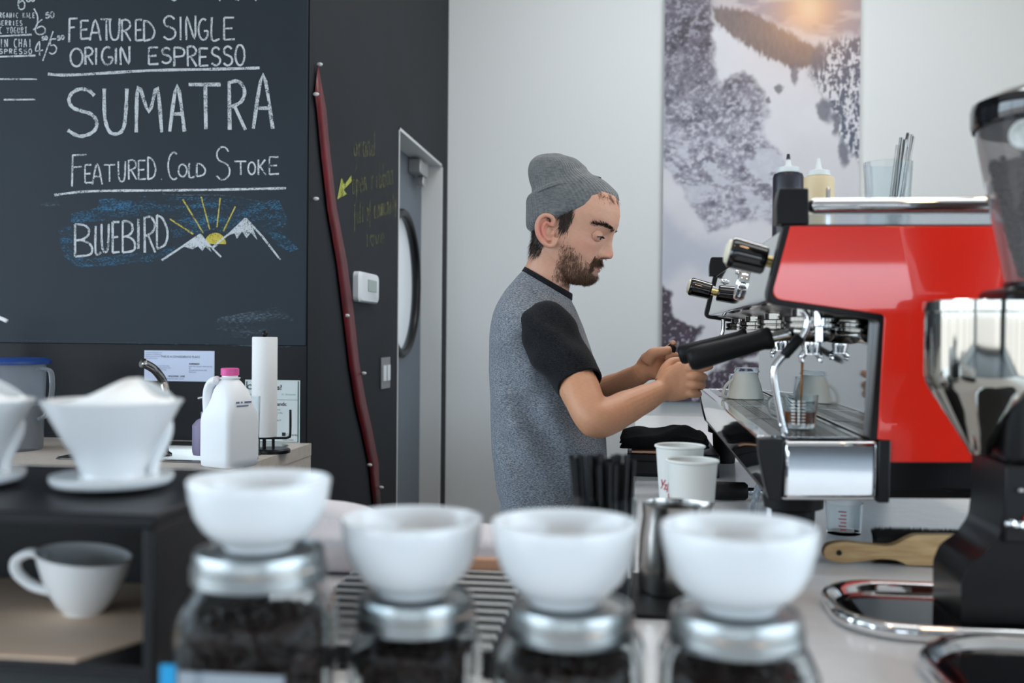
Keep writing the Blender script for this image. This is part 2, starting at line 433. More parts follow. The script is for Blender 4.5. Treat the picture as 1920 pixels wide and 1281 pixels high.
MB().box((.026, -w_*.25, -h_*.25), (.0285, w_*.62, h_*.55)).build('screen', 'lcd_grey', th, bevel=.001)
a, b = on_side(713, 671), on_side(729, 727)
sw = thing('light_switch', 'grey wall plate with two rocker switches low on the dark wall beside the door', 'light switch', (WX, (a.y+b.y)/2, (a.z+b.z)/2))
w_, h_ = (b.y-a.y)/2, (a.z-b.z)/2
MB().box((0, -w_, -h_), (.006, w_, h_)).build('wall_plate', 'switch_grey', sw, bevel=.002)
for k in (-1, 1): MB().box((.006, k*w_*.45-w_*.3, -h_*.5), (.011, k*w_*.45+w_*.3, h_*.5)).build('rocker', 'thermostat_white', sw, bevel=.001)

# ---- red ribbon pinned up the dark wall
edge = [(592, 121, 586, 178), (606, 205, 590, 207), (616, 290, 598, 292), (629, 390, 610, 394), (646, 490, 628, 496), (659, 590, 641, 600),
        (671, 680, 652, 690), (683, 750, 664, 762), (692, 800, 676, 812), (706, 868, 690, 878), (709, 900, 693, 910), (712, 950, 698, 955)]
rb = MB(); r0 = []
for i, (xa, ya, xb, yb) in enumerate(edge):
    p, q = on_side(xa, ya), on_side(xb, yb); wv = .005+.003*math.sin(i*1.7)
    r0.append([p+Vector((wv, 0, 0)), q+Vector((.006, 0, 0)), q+Vector((.008, 0, 0)), p+Vector((wv+.002, 0, 0))])
rb.loft(r0)
rib = thing('ribbon', 'long dark red ribbon pinned in a slanting line down the dark wall', 'ribbon', tuple(on_side(650, 590)))
rb.build('ribbon_band', 'ribbon_red', rib, world=True, angle=180)
for px, py in ((592, 121), (585, 177), (644, 592), (676, 700), (687, 872), (709, 914), (585, 373)):
    p = on_side(px, py)
    MB().sphere(p+Vector((.012, 0, 0)), (.010, .006, .006), 10, 6).build('pin', 'jamb_white', rib, world=True)

# ---- poster on the back wall, a printed photograph of a snowy slope
PYW = BACK-.03
pa, pb = P(1247, -60, PYW), P(1241, 755, PYW)
px0, px1 = P(1244, 300, PYW).x, P(1611, 300, PYW).x
pz0, pz1 = P(1400, 756, PYW).z, P(1400, -70, PYW).z
poster = thing('poster', 'tall printed photograph of a snowy rocky mountainside with sun on the white wall', 'poster', ((px0+px1)/2, BACK, pz0))
NX, NZ = 230, 500
def vnoise(x, y, seed):
    rs = np.random.RandomState(seed); g = rs.rand(256, 256)
    xi = np.floor(x).astype(int); yi = np.floor(y).astype(int); fx = x-xi; fy = y-yi
    fx = fx*fx*(3-2*fx); fy = fy*fy*(3-2*fy)
    q = lambda i, j: g[i % 256, j % 256]
    return (q(xi, yi)*(1-fx)+q(xi+1, yi)*fx)*(1-fy)+(q(xi, yi+1)*(1-fx)+q(xi+1, yi+1)*fx)*fy
def fbm(x, y, seed, o=5):
    t = 0; a = 0.5
    for k in range(o): t = t+a*vnoise(x*2**k, y*2**k, seed+k); a *= .5
    return t
gx, gy = np.meshgrid(np.linspace(1244, 1611, NX), np.linspace(756, -70, NZ))     # photo-like plan of the print
def sdist(poly, X, Y):
    """signed distance to a polygon, positive inside"""
    dmin = np.full(X.shape, 1e9); ins = np.zeros(X.shape, bool)
    for (x1, y1), (x2, y2) in zip(poly, poly[1:]+poly[:1]):
        ex, ey = x2-x1, y2-y1; t = np.clip(((X-x1)*ex+(Y-y1)*ey)/(ex*ex+ey*ey+1e-9), 0, 1)
        dmin = np.minimum(dmin, np.hypot(X-x1-t*ex, Y-y1-t*ey))
        c = ((y1 > Y) != (y2 > Y)) & (X < (x2-x1)*(Y-y1)/((y2-y1) if y2 != y1 else 1e-9)+x1); ins ^= c
    return np.where(ins, dmin, -dmin)
def sstep(a, b, x): t = np.clip((x-a)/(b-a), 0, 1); return t*t*(3-2*t)
wx = gx+26*(fbm(gx/22, gy/22, 3)-.5); wy = gy+26*(fbm(gx/22, gy/22, 9)-.5)
n1 = fbm(gx/9, gy/8, 21, 5); n2 = fbm(gx/5, gy/4.5, 31, 4); n3 = fbm(gx/60, gy/60, 41, 4); n4 = fbm(gx/4, gy/14, 51, 3); n5 = fbm(gx/26+gy/60, gy/20, 61, 4)
L = lambda c: np.array(s2l(c))
img = np.ones(gx.shape+(3,))*L((216, 218, 226))
img = img*(0.93+.12*n3[..., None])
def blend(m, c):
    global img
    c = np.array(c) if np.ndim(c) == 1 else c
    img = img*(1-m[..., None])+c*m[..., None]
sky = sstep(-8, 12, sdist([(1330, -80), (1620, -80), (1620, 82), (1560, 72), (1480, 52), (1330, 10)], wx, wy))
blend(sky, L((158, 152, 166)))
blend(sky*sstep(.42, .62, fbm(gx/50, gy/18, 77)), L((196, 188, 194)))
# blue shade on the lower snow
blend(.6*sstep(-20, 25, sdist([(1230, 380), (1300, 440), (1370, 450), (1360, 520), (1290, 505), (1230, 540)], wx, wy)), L((172, 182, 200)))
blend(.45*sstep(-20, 30, sdist([(1480, 240), (1560, 250), (1611, 330), (1611, 450), (1440, 460)], wx, wy)), L((206, 208, 212)))
# rocky wall on the left
rock = sstep(-7, 7, sdist([(1230, -90), (1325, -90), (1334, 60), (1340, 120), (1352, 160), (1372, 140), (1404, 140), (1430, 175), (1440, 215), (1430, 250), (1455, 278), (1492, 320), (1470, 420), (1400, 415), (1330, 432), (1240, 300)], wx, wy))
rmix = np.clip((.45*n1+.35*n2+.35*n5-.34)/.36, 0, 1)[..., None]; up_ = sstep(300, 40, gy)[..., None]
rc = (L((48, 46, 58))*up_+L((104, 104, 122))*(1-up_))*(1-rmix)+(L((120, 116, 132))*up_+L((188, 190, 204))*(1-up_))*rmix
blend(rock, rc)
blend(rock*sstep(.50, .60, .5*n2+.5*n1)*(.25+.6*sstep(120, 300, gy)), L((204, 207, 219)))
blend(rock*sstep(.50, .60, fbm(gx/40-gy/70, gy/22, 91))*sstep(220, 290, gy)*.85, L((200, 204, 217)))
# forest along the ridge and down the right
tr = sstep(-5, 6, sdist([(1332, 8), (1400, 18), (1440, 40), (1480, 62), (1530, 92), (1536, 130), (1480, 128), (1440, 108), (1392, 82), (1340, 42)], wx, gy+16*(n4-.5)))
blend(tr*.92, L((104, 92, 92))*(.55+.9*n4[..., None]))
tr2 = sstep(-12, 10, sdist([(1532, 86), (1625, 70), (1625, 330), (1590, 282), (1562, 225), (1545, 180), (1518, 140)], wx, gy+18*(n4-.5)))
blend(tr2*sstep(.36, .5, n4*.6+n2*.4), L((86, 96, 116))*(.6+.8*n4[..., None]))
for cx, cy, rx, ry in ((1492, 140, 10, 22), (1462, 168, 5, 10), (1440, 188, 5, 7), (1548, 210, 12, 24), (1565, 235, 10, 22), (1535, 110, 16, 26), (1580, 290, 10, 26)):
    blend(sstep(1.25, .6, np.hypot((wx-cx)/rx, (gy-cy)/ry))*.85, L((96, 102, 118)))
# dark rocks at the foot
for poly in ([(1232, 530), (1256, 540), (1262, 585), (1280, 600), (1300, 618), (1268, 640), (1258, 690), (1232, 690)], [(1232, 600), (1330, 612), (1310, 640), (1290, 672), (1232, 680)],
             [(1232, 712), (1330, 700), (1380, 676), (1452, 690), (1452, 770), (1232, 770)], [(1340, 664), (1400, 655), (1440, 664), (1400, 680), (1350, 676)]):
    m = sstep(-4, 5, sdist(poly, wx, wy)); blend(m, L((76, 68, 82))*(.5+1.0*n1[..., None])); blend(m*sstep(.58, .68, n2), L((170, 168, 182)))
# the printed sun and its glow
gl = np.hypot(gx-1516, (gy-20)*1.05)
blend(.75*np.exp(-(gl/52)**2), L((255, 190, 130))); blend(.9*np.exp(-(gl/26)**2), L((255, 226, 190)))
blend(.35*np.exp(-(gl/120)**2), L((226, 170, 130)))
img = np.clip(img, 0, 1)
xs = np.linspace(px0, px1, NX); zs = np.linspace(pz0, pz1, NZ)
vv = [(x-poster.location.x, PYW-.0005-BACK, z-poster.location.z) for z in zs for x in xs]
ff = [(j*NX+i, j*NX+i+1, (j+1)*NX+i+1, (j+1)*NX+i) for j in range(NZ-1) for i in range(NX-1)]
me = bpy.data.meshes.new('printed_photo'); me.from_pydata(vv, [], ff)
ca = me.color_attributes.new('print', 'FLOAT_COLOR', 'POINT')
ca.data.foreach_set('color', np.concatenate([img.reshape(-1, 3), np.ones((NX*NZ, 1))], 1).astype(np.float32).ravel())
me.materials.append(vcol_mat('poster_print', 'print', rough=.45))
po = bpy.data.objects.new('printed_photo', me); COL.objects.link(po); po.parent = poster
MB().box((px0-.001, PYW, pz0-.001), (px1+.001, BACK-.001, pz1+.001)).build('backing_panel', 'jamb_white', poster, world=True)

# ---- chalkboard, with its writing
bz0 = P(300, 645, BY).z
CBY = BY-.012
board = MB().box((-4.2, CBY, bz0), (WX-.004, BY-.0005, 3.6)).build('chalkboard', 'chalkboard')
tag(board, 'large dark slate chalkboard with white chalk coffee menu covering the upper left wall', 'chalkboard')
struct(MB().box((-4.4, BY-.006, .5), (WX-.002, BY-.0004, bz0-.002)).build('trim_2', 'black_panel'))
def arc(cx, cy, rx, ry, a0, a1, n=14): return [(cx+rx*math.cos(R(lerp(a0, a1, k/n))), cy+ry*math.sin(R(lerp(a0, a1, k/n)))) for k in range(n+1)]
FONT = {
 'A': [[(0, 0), (.5, 1), (1, 0)], [(.2, .38), (.84, .38)]],
 'B': [[(0, 0), (0, 1)], [(0, 1), (.5, .98), (.8, .85), (.75, .65), (.4, .53), (0, .5)], [(.3, .52), (.8, .42), (1, .25), (.85, .06), (0, 0)]],
 'C': [arc(.62, .5, .62, .5, 60, 300)], 'D': [[(.05, 0), (.05, 1)], [(0, 1), (.5, .92), (.9, .65), (1, .4), (.75, .12), (.05, 0)]],
 'E': [[(.05, 0), (.05, 1)], [(.05, 1), (.95, 1)], [(.05, .5), (.8, .52)], [(.05, 0), (1, .03)]],
 'F': [[(.05, 0), (.1, 1)], [(.1, .98), (1, 1)], [(.1, .6), (.7, .63)]],
 'G': [arc(.55, .5, .55, .5, 60, 330)+[(1, .42), (.6, .42)]], 'H': [[(.05, 0), (.05, 1)], [(.95, 0), (.95, 1)], [(.05, .5), (.95, .5)]],
 'I': [[(.5, 0), (.5, 1)]], 'K': [[(.05, 0), (.05, 1)], [(.9, 1), (.05, .42)], [(.25, .55), (1, 0)]],
 'L': [[(.05, 1), (.05, 0), (1, .03)]], 'M': [[(0, 0), (.08, 1), (.5, .45), (.82, .98), (1, 0)]],
 'N': [[(.02, 0), (.05, .95), (.92, .05), (1, 1)]], 'O': [arc(.5, .5, .5, .5, 90, 450, 22)],
 'P': [[(.05, 0), (.05, 1)], [(.05, 1), (.8, .95), (1, .75), (.8, .55), (.05, .5)]],
 'R': [[(.08, 0), (.05, 1)], [(.05, .97), (.6, 1), (.95, .8), (.75, .58), (.1, .46)], [(.35, .5), (1, 0)]],
 'S': [[(.92, .86), (.72, .97), (.42, 1), (.14, .9), (.06, .74), (.2, .6), (.5, .53), (.82, .46), (1, .3), (.94, .13), (.68, .02), (.36, 0), (.02, .12)]],
 'T': [[(0, 1), (1, 1)], [(.52, 1), (.54, 0)]], 'U': [[(0, 1), (.02, .4), (.2, .08), (.5, 0), (.82, .1), (.95, .45), (1, 1)]],
 'Y': [[(0, 1), (.5, .5), (1, 1)], [(.5, .5), (.4, 0)]],
 '0': [arc(.5, .5, .5, .5, 90, 450, 18)], '4': [[(.55, 0), (.5, 1), (0, .35), (1, .4)]],
 '5': [[(.9, 1), (.25, .95), (.15, .58), (.6, .6), (.95, .4), (.8, .12), (.4, 0), (0, .1)]],
 '6': [[(.7, 1), (.3, .8), (.02, .4), (.1, .1), (.5, 0), (.92, .12), (.95, .4), (.6, .55), (.15, .4)]],
 '/': [[(1, 1), (0, 0)]], ')': [[(.2, 1), (.9, .7), (1, .45), (.8, .2), (0, 0)]], '.': [[(.3, 0), (.7, .3)]],
}
K1 = 640/1577.0
rng = random.Random(3)
class Strokes:
    def __init__(s, fn, nrm): s.m = MB(); s.fn = fn; s.n = nrm; s.k = 0
    def line(s, pts, w, px=True):
        """pts in photo pixels, w the chalk width in pixels."""
        if len(pts) > 2: pts = [(p.x, p.y) for p in smooth_path([Vector((a, b, 0)) for a, b in pts], 4)]
        L_ = []; n = len(pts); s.k += 1
        for i in range(n):
            a = pts[max(i-1, 0)]; b = pts[min(i+1, n-1)]; dx, dy = b[0]-a[0], b[1]-a[1]; l = math.hypot(dx, dy) or 1
            ww = w*(.5+.08*math.sin(i*2.1+s.k)); nx, ny = -dy/l*ww, dx/l*ww
            off = s.n*(.0006+.00012*(s.k % 6))
            L_.append((s.fn(pts[i][0]+nx, pts[i][1]+ny)+off, s.fn(pts[i][0]-nx, pts[i][1]-ny)+off))
        v = [p for q in L_ for p in q]; s.m.add(v, [(2*i, 2*i+1, 2*i+3, 2*i+2) for i in range(n-1)])
    def glyph(s, ch, x0, y0, x1, y1, w):
        ins = (x1-x0)*.06; x0, x1 = x0+ins, x1-ins
        for st in FONT[ch]: s.line([(x0+(x1-x0)*a, y1-(y1-y0)*b) for a, b in st], w)
    def poly(s, pts):
        s.k += 1; off = s.n*(.0004+.00012*(s.k % 6)); s.m.add([s.fn(a, b)+off for a, b in pts], [tuple(range(len(pts)))])
    def build(s, name, m, parent=None): return s.m.build(name, m, parent, world=True, smooth=False, merge=False)
on_board = lambda x, y: P(x, y, CBY)
NB = Vector((0, -1, 0))
def phrase(name, glyphs, w, m='chalk_white', extra=()):
    s = Strokes(on_board, NB)
    for ch, x0, x1, y0, y1 in glyphs: s.glyph(ch, x0*K1, y0*K1, x1*K1, y1*K1, w)
    for ln, lw in extra: s.line([(a*K1, b*K1) for a, b in ln], lw)
    return s.build(name, m, board)
def run(word, x0, x1, y0, y1, gap=.22):
    n = len(word); wd = (x1-x0)/n; out = []
    for i, ch in enumerate(word):
        if ch != ' ': out.append((ch, x0+i*wd+wd*gap/2, x0+(i+1)*wd-wd*gap/2, y0+rng.uniform(-1, 1), y1+rng.uniform(-1, 1)))
    return out
phrase('chalk_lettering', [('F', 315, 362, 85, 195), ('E', 370, 415, 96, 180), ('A', 412, 470, 92, 188), ('T', 462, 520, 90, 188), ('U', 505, 556, 86, 185), ('R', 558, 608, 92, 190), ('E', 624, 662, 92, 188), ('D', 660, 718, 96, 190),
       ('S', 752, 815, 75, 182), ('I', 828, 842, 78, 186), ('N', 858, 906, 72, 185), ('G', 915, 962, 88, 185), ('L', 975, 1018, 80, 183), ('E', 1030, 1088, 82, 184)], 3.6)
phrase('chalk_lettering', [('O', 322, 386, 225, 307), ('R', 390, 433, 220, 299), ('I', 440, 450, 222, 300), ('G', 468, 521, 218, 299), ('I', 530, 542, 222, 297), ('N', 555, 601, 214, 300),
       ('E', 683, 736, 220, 298), ('S', 745, 792, 222, 292), ('P', 800, 856, 220, 307), ('R', 862, 912, 215, 307), ('E', 918, 966, 224, 305), ('S', 975, 1021, 220, 302), ('S', 1030, 1076, 215, 302), ('O', 1085, 1133, 208, 302)], 3.8,
       extra=[([(222, 342), (330, 347), (700, 326), (1000, 320), (1200, 314)], 5.0)])
phrase('chalk_lettering', [('S', 302, 457, 412, 628), ('U', 475, 594, 410, 620), ('M', 622, 756, 400, 612), ('A', 780, 858, 395, 608), ('T', 862, 1030, 391, 597), ('R', 1050, 1140, 376, 600), ('A', 1165, 1267, 345, 595)], 6.4)
phrase('chalk_lettering', [('F', 325, 404, 715, 862), ('E', 390, 427, 762, 846), ('A', 424, 476, 757, 852), ('T', 475, 536, 762, 840), ('U', 545, 582, 746, 840), ('R', 590, 634, 740, 830), ('E', 637, 677, 742, 830), ('D', 680, 722, 726, 830), ('.', 743, 753, 822, 830),
       ('C', 775, 824, 705, 830), ('O', 822, 866, 760, 816), ('L', 872, 902, 752, 818), ('D', 905, 952, 755, 816), ('S', 995, 1066, 680, 830), ('T', 1080, 1142, 746, 808), ('O', 1145, 1182, 750, 806), ('K', 1190, 1232, 738, 808), ('E', 1240, 1292, 726, 806)], 3.0, 'chalk_thin',
       extra=[([(252, 902), (420, 884), (760, 880), (1050, 876), (1322, 870)], 4.2)])
phrase('chalk_lettering', [('B', 342, 432, 1037, 1186), ('L', 440, 470, 1045, 1170), ('U', 468, 506, 1035, 1166), ('E', 517, 556, 1026, 1168), ('B', 564, 628, 1022, 1167), ('I', 634, 646, 1012, 1150), ('R', 662, 722, 1003, 1168), ('D', 720, 778, 995, 1150)], 4.0)
phrase('chalk_price', [('6', 82, 118, -30, 44), ('0', 122, 142, -14, 8), ('0', 142, 162, -16, 6)], 2.7)
phrase('chalk_lettering', run('RGANIC KALE', -4, 164, 60, 82, .4)+run('BERRIES', -12, 106, 96, 118, .4)+run('C YOGURT', -4, 128, 126, 154, .4), 1.7, extra=[([(-10, 168), (148, 160)], 3.0)])
phrase('chalk_price', [(')', 152, 176, 40, 140), ('6', 160, 214, 90, 160), ('5', 210, 230, 58, 84), ('0', 233, 251, 56, 82)], 2.6)
phrase('chalk_lettering', run('IN CHAI', -4, 150, 180, 218, .34)+run('SPRESSO', -6, 152, 227, 249, .36), 1.9, extra=[([(-10, 263), (165, 257)], 3.6)])
phrase('chalk_price', [('4', 162, 202, 192, 258), ('5', 194, 206, 170, 186), ('0', 208, 220, 168, 184), ('/', 195, 250, 145, 282), ('5', 226, 266, 180, 250), ('5', 265, 280, 166, 186), ('0', 283, 297, 164, 182)], 2.7)
phrase('chalk_rule', [], 2.6, extra=[([(-10, 366), (172, 366)], 2.6)])
phrase('chalk_rule', [], 3.0, extra=[([(18, 461), (163, 460)], 3.0)])
phrase('chalk_lettering', [], 3, extra=[([(790, -4), (805, 3), (815, -2)], 3), ([(1012, -6), (1018, 6)], 2.5), ([(1085, -4), (1105, 3)], 3), ([(1178, -4), (1185, 4)], 3)])
# the little mountain drawing
s = Strokes(on_board, NB)
for q in ([(330, 985), (450, 960), (460, 920), (700, 905), (1290, 925), (1330, 1010), (1320, 1040), (1290, 1100), (1185, 1060), (1135, 1005), (1050, 1085), (990, 1060), (920, 1080), (800, 1100), (770, 1000), (720, 985), (560, 1015), (330, 1030)],
          [(270, 1060), (335, 1040), (335, 1190), (450, 1190), (740, 1160), (830, 1130), (740, 1205), (560, 1225), (360, 1235), (290, 1180)], [(1250, 1050), (1330, 1100), (1380, 1150), (1340, 1165), (1260, 1120)]):
    s.poly([(a*K1, b*K1) for a, b in q])
s.build('chalk_sky', 'chalk_blue', board)
s = Strokes(on_board, NB)
s.poly([(a*K1, b*K1) for a, b in arc(995, 1128, 50, -52, 0, 180, 16)])
for ln in ([(845, 922), (940, 1078)], [(930, 910), (970, 1062)], [(1018, 915), (1003, 1050)], [(1088, 955), (1033, 1068)], [(785, 1012), (893, 1082)]): s.line([(a*K1, b*K1) for a, b in ln], 2.6)
s.build('chalk_sun', 'chalk_yellow', board)
s = Strokes(on_board, NB)
for ln in ([(748, 1203), (850, 1135), (925, 1083), (975, 1140), (1022, 1188)], [(985, 1140), (1060, 1080), (1135, 1010), (1210, 1090), (1295, 1200)]): 
    for a, b in zip(ln, ln[1:]): s.line([(a[0]*K1, a[1]*K1), (b[0]*K1, b[1]*K1)], 3.6)
for q in ([(850, 1140), (880, 1108), (925, 1083), (955, 1115), (978, 1165), (950, 1140), (935, 1160), (915, 1138), (890, 1152)], [(1060, 1086), (1100, 1045), (1135, 1012), (1165, 1045), (1190, 1110), (1160, 1075), (1140, 1100), (1118, 1070), (1095, 1105), (1085, 1078)], [(940, 1125), (985, 1140), (1010, 1130), (985, 1150)]):
    s.poly([(a*K1, b*K1) for a, b in q])
s.build('chalk_mountains', 'chalk_white', board)
s = Strokes(on_board, NB)
s.poly([(1020*K1, 595), (520, 575), (555, 600), (470, 635), (410, 632), (400, 605)]); s.poly([(75, 378), (110, 376), (112, 386), (78, 388)])
for ln in ([(755, 885), (780, 900), (1050, 905), (1250, 945)],): s.line([(a*K1, b*K1) for a, b in ln], 3)
s.line([(0, 637), (140, 641), (330, 645), (572, 651)], 2.2)
s.build('chalk_dust', 'chalk_smear', board)
# faint writing and an arrow on the dark wall
on_dark = lambda x, y: PX(x, y, WX+.001)
s = Strokes(on_dark, Vector((1, 0, 0)))
def scrawl(txt, x0, x1, y0, y1, slope):
    small = {'g': [[(.8, .8), (.3, .9), (.1, .6), (.5, .45), (.85, .8), (.8, .1), (.3, 0)]], 'r': [[(.2, .4), (.2, .9)], [(.2, .75), (.8, .9)]], 'a': [[(.8, .85), (.3, .9), (.1, .6), (.5, .4), (.85, .8), (.9, .4)]],
             'n': [[(.1, .4), (.15, .9)], [(.15, .75), (.6, .9), (.85, .4)]], 'd': [[(.8, .6), (.3, .75), (.1, .5), (.5, .4), (.85, .6)], [(.85, 1.2), (.85, .4)]], 'o': [arc(.5, .65, .38, .26, 90, 450, 10)], 'p': [[(.2, .9), (.15, 0)], [(.2, .85), (.8, .8), (.7, .5), (.2, .5)]],
             'e': [[(.1, .65), (.85, .7), (.5, .92), (.1, .6), (.4, .4), (.85, .5)]], 'i': [[(.5, .4), (.5, .85)]], 'b': [[(.2, 1.2), (.2, .4), (.8, .5), (.7, .8), (.2, .75)]], 'f': [[(.8, 1.15), (.4, 1.1), (.4, .1)], [(.1, .75), (.7, .78)]], 'u': [[(.1, .85), (.2, .45), (.7, .45), (.8, .85), (.85, .4)]],
             'l': [[(.5, 1.2), (.5, .4)]], 'c': [arc(.5, .65, .4, .26, 50, 310, 8)], 'm': [[(.05, .4), (.1, .9)], [(.1, .8), (.45, .85), (.5, .45)], [(.5, .8), (.85, .85), (.95, .4)]], 't': [[(.5, 1.1), (.5, .4)], [(.1, .85), (.9, .85)]], 'v': [[(.1, .88), (.45, .4), (.85, .9)]], 'y': [[(.1, .88), (.45, .45)], [(.85, .9), (.3, 0)]],
             '<': [[(.5, .35), (.05, .75), (.25, .95), (.5, .8), (.75, .95), (.95, .75), (.5, .35)]], 'I': [[(.5, .4), (.5, 1)]]}
    n = len(txt)
    for i, ch in enumerate(txt):
        if ch == ' ': continue
        xa = lerp(x0, x1, i/n); xb = lerp(x0, x1, (i+.85)/n); dy = slope*(xa-x0)
        for st in small[ch]: s.line([(lerp(xa, xb, a), y1+dy-(y1-y0)*b) for a, b in st], 1.3)
scr = thing('chalk_scrawl', 'faint yellowish handwriting about a grand open ribbon chalked on the dark wall', 'writing', tuple(on_dark(700, 370)))
for tx_, a_ in (('grand', (663, 704, 262, 318, -.10)), ('open ribbon', (660, 738, 332, 385, -.25)), ('full of community', (663, 744, 392, 440, -.30)), ('I<ve', (684, 722, 440, 478, -.2))):
    s = Strokes(on_dark, Vector((1, 0, 0))); scrawl(tx_, *a_); s.build('chalk_line', 'chalk_faint', scr)
s = Strokes(on_dark, Vector((1, 0, 0)))
s.poly([(659, 328), (646, 346), (640, 334), (632, 374), (650, 364), (644, 356), (659, 340)])
tag(s.build('chalk_arrow', 'chalk_arrow'), 'yellow chalk arrow on the dark wall pointing down at the red ribbon', 'drawing')
# ================================================================== the bar
CZ = CAM.z-.335
KX0 = .003
# L-shaped worktop: the bar toward the camera and the machine counter running back
Lp = [(-1.6, .30), (1.55, .30), (1.55, 4.15), (KX0, 4.15), (KX0, 1.42), (-1.6, 1.42)]
bar = thing('bar_counter', 'white L-shaped bar worktop carrying the espresso machine, jars and bowls', 'counter', (0, 0, 0))
MB().prism(Lp, lambda p: Vector((p[0], p[1], CZ-.04)), lambda p: Vector((p[0], p[1], CZ))).build('worktop', 'worktop', bar, bevel=.003)
Lq = [(-1.56, .36), (1.50, .36), (1.50, 4.10), (KX0+.05, 4.10), (KX0+.05, 1.37), (-1.56, 1.37)]
MB().prism(Lq, lambda p: Vector((p[0], p[1], 0)), lambda p: Vector((p[0], p[1], CZ-.04))).build('base_cabinet', 'cabinet_grey', bar)

# ---- glass jars of beans with tin lids, a bowl standing on each
def sqring(hw, z, r, n=10):
    return [Vector((p[0], p[1], z)) for p in rrect(hw, hw, min(r, hw*.999), n)]
def make_jar(name, label, loc, hw, h, lidr, rot):
    j = thing(name, label, 'jar', loc, rot, 'coffee bean jars along the front of the bar')
    prof = [(hw*.90, 0, .5), (hw, .012, .55), (hw, h*.66, .55), (hw*.985, h*.72, .58), (hw*.90, h*.80, .6), (lidr*.93, h*.88, .98), (lidr*.90, h*.93, .999), (lidr*.90, h*.99, .999)]
    outer = [sqring(a, z, a*q) for a, z, q in prof]
    inner = [sqring(max(a-.0035, .01), max(z, .004)-(0 if z < .02 else .001), max(a-.0035, .01)*q) for a, z, q in prof]
    MB().loft(outer+inner[::-1], True, True).build('glass_body', 'thin_glass', j, angle=60)
    lp = [(lidr*.2, h*.985), (lidr*.90, h*.985), (lidr*.985, h*.95), (lidr, h*.93), (lidr*1.02, h*.915), (lidr*1.02, h*.905), (lidr, h*.90)]
    lid = MB().lathe([(lidr*1.0, h-.024), (lidr*1.02, h-.023), (lidr*1.02, h-.0125), (lidr*1.0, h-.0115), (lidr*.985, h-.011), (lidr*.985, h-.005), (lidr*.96, h-.001), (lidr*.92, h-.001), (lidr*.90, h-.003), (0, h-.003)], n=64)
    lid.build('lid', 'aluminium_lid', j)
    return j
def make_beans(hw, h, loc, rot, label, lidr, fill=.74):
    b = MB(); rr = random.Random(int(hw*1e5))
    top = h*fill; inn = hw-.005
    b.loft([sqring(inn-.009, .006, inn*.5), sqring(inn-.009, top*.9, inn*.5), sqring(inn*.7, top-.006, inn*.4)])
    def bean(c, m):
        o = []; nu, nv = 7, 4
        b.sphere(c, (.0055, .0038, .0032), nu, nv, m)
    def rm(): return Matrix.Rotation(rr.uniform(0, 6.3), 3, 'Z') @ Matrix.Rotation(rr.uniform(0, 6.3), 3, 'X')
    for k in range(900):
        a = rr.uniform(0, 4); side = int(a); t = (a-side)*2-1; z = rr.uniform(.008, top*.9)
        q = inn-.008; x, y = [(t*q, -q), (q, t*q), (t*q, q), (-q, t*q)][side]
        lim = q*.9
        b_ = math.hypot(x, y)
        ex_ = max(abs(x)-q*.5, 0); ey_ = max(abs(y)-q*.5, 0); rr_ = math.hypot(ex_, ey_)
        if rr_ > q*.5: x = math.copysign(q*.5+ex_*q*.5/rr_, x); y = math.copysign(q*.5+ey_*q*.5/rr_, y)
        bean(Vector((x, y, z)), rm())
    for k in range(320):
        x, y = rr.uniform(-inn*.86, inn*.86), rr.uniform(-inn*.86, inn*.86)
        bean(Vector((x, y, top-.004-.010*((x*x+y*y)/inn**2)+rr.uniform(-.003, .003))), rm())
    o = b.build('coffee_beans', 'bean', None, loc=loc, rot=(0, 0, rot), merge=False)
    return tag(o, label, 'coffee beans', None, 'stuff')
def bowl_profile(r, h):
    o = [(0, .0), (r*.46, 0), (r*.495, .002), (r*.50, h*.09), (r*.53, h*.115), (r*.66, h*.19), (r*.79, h*.32), (r*.90, h*.51), (r*.968, h*.75), (r, h), (r*.985, h+.0015)]
    i = [(r*.955, h-.001), (r*.925, h*.76), (r*.85, h*.52), (r*.73, h*.34), (r*.58, h*.22), (r*.40, h*.16), (0, h*.14)]
    return o+i
jars = [  # centre px, lid half px, lid-top py, Y, body half px, lid label
    (487, 128, 1026, .72, 150, 'large coffee bean jar with a tin lid, nearest to the black display shelf'),
    (781, 112, 1112, .765, 118, 'coffee bean jar with a tin lid, second from the black display shelf'),
    (1071, 118, 1129, .75, 140, 'coffee bean jar with a tin lid, third from the black display shelf'),
    (1380, 122, 1141, .74, 144, 'coffee bean jar with a tin lid standing farthest to the right of the four')]
bowls_px = [(486, 137, 895, 1026), (772, 135, 971, 1112), (1058, 138, 981, 1129), (1384, 143, 992, 1141)]
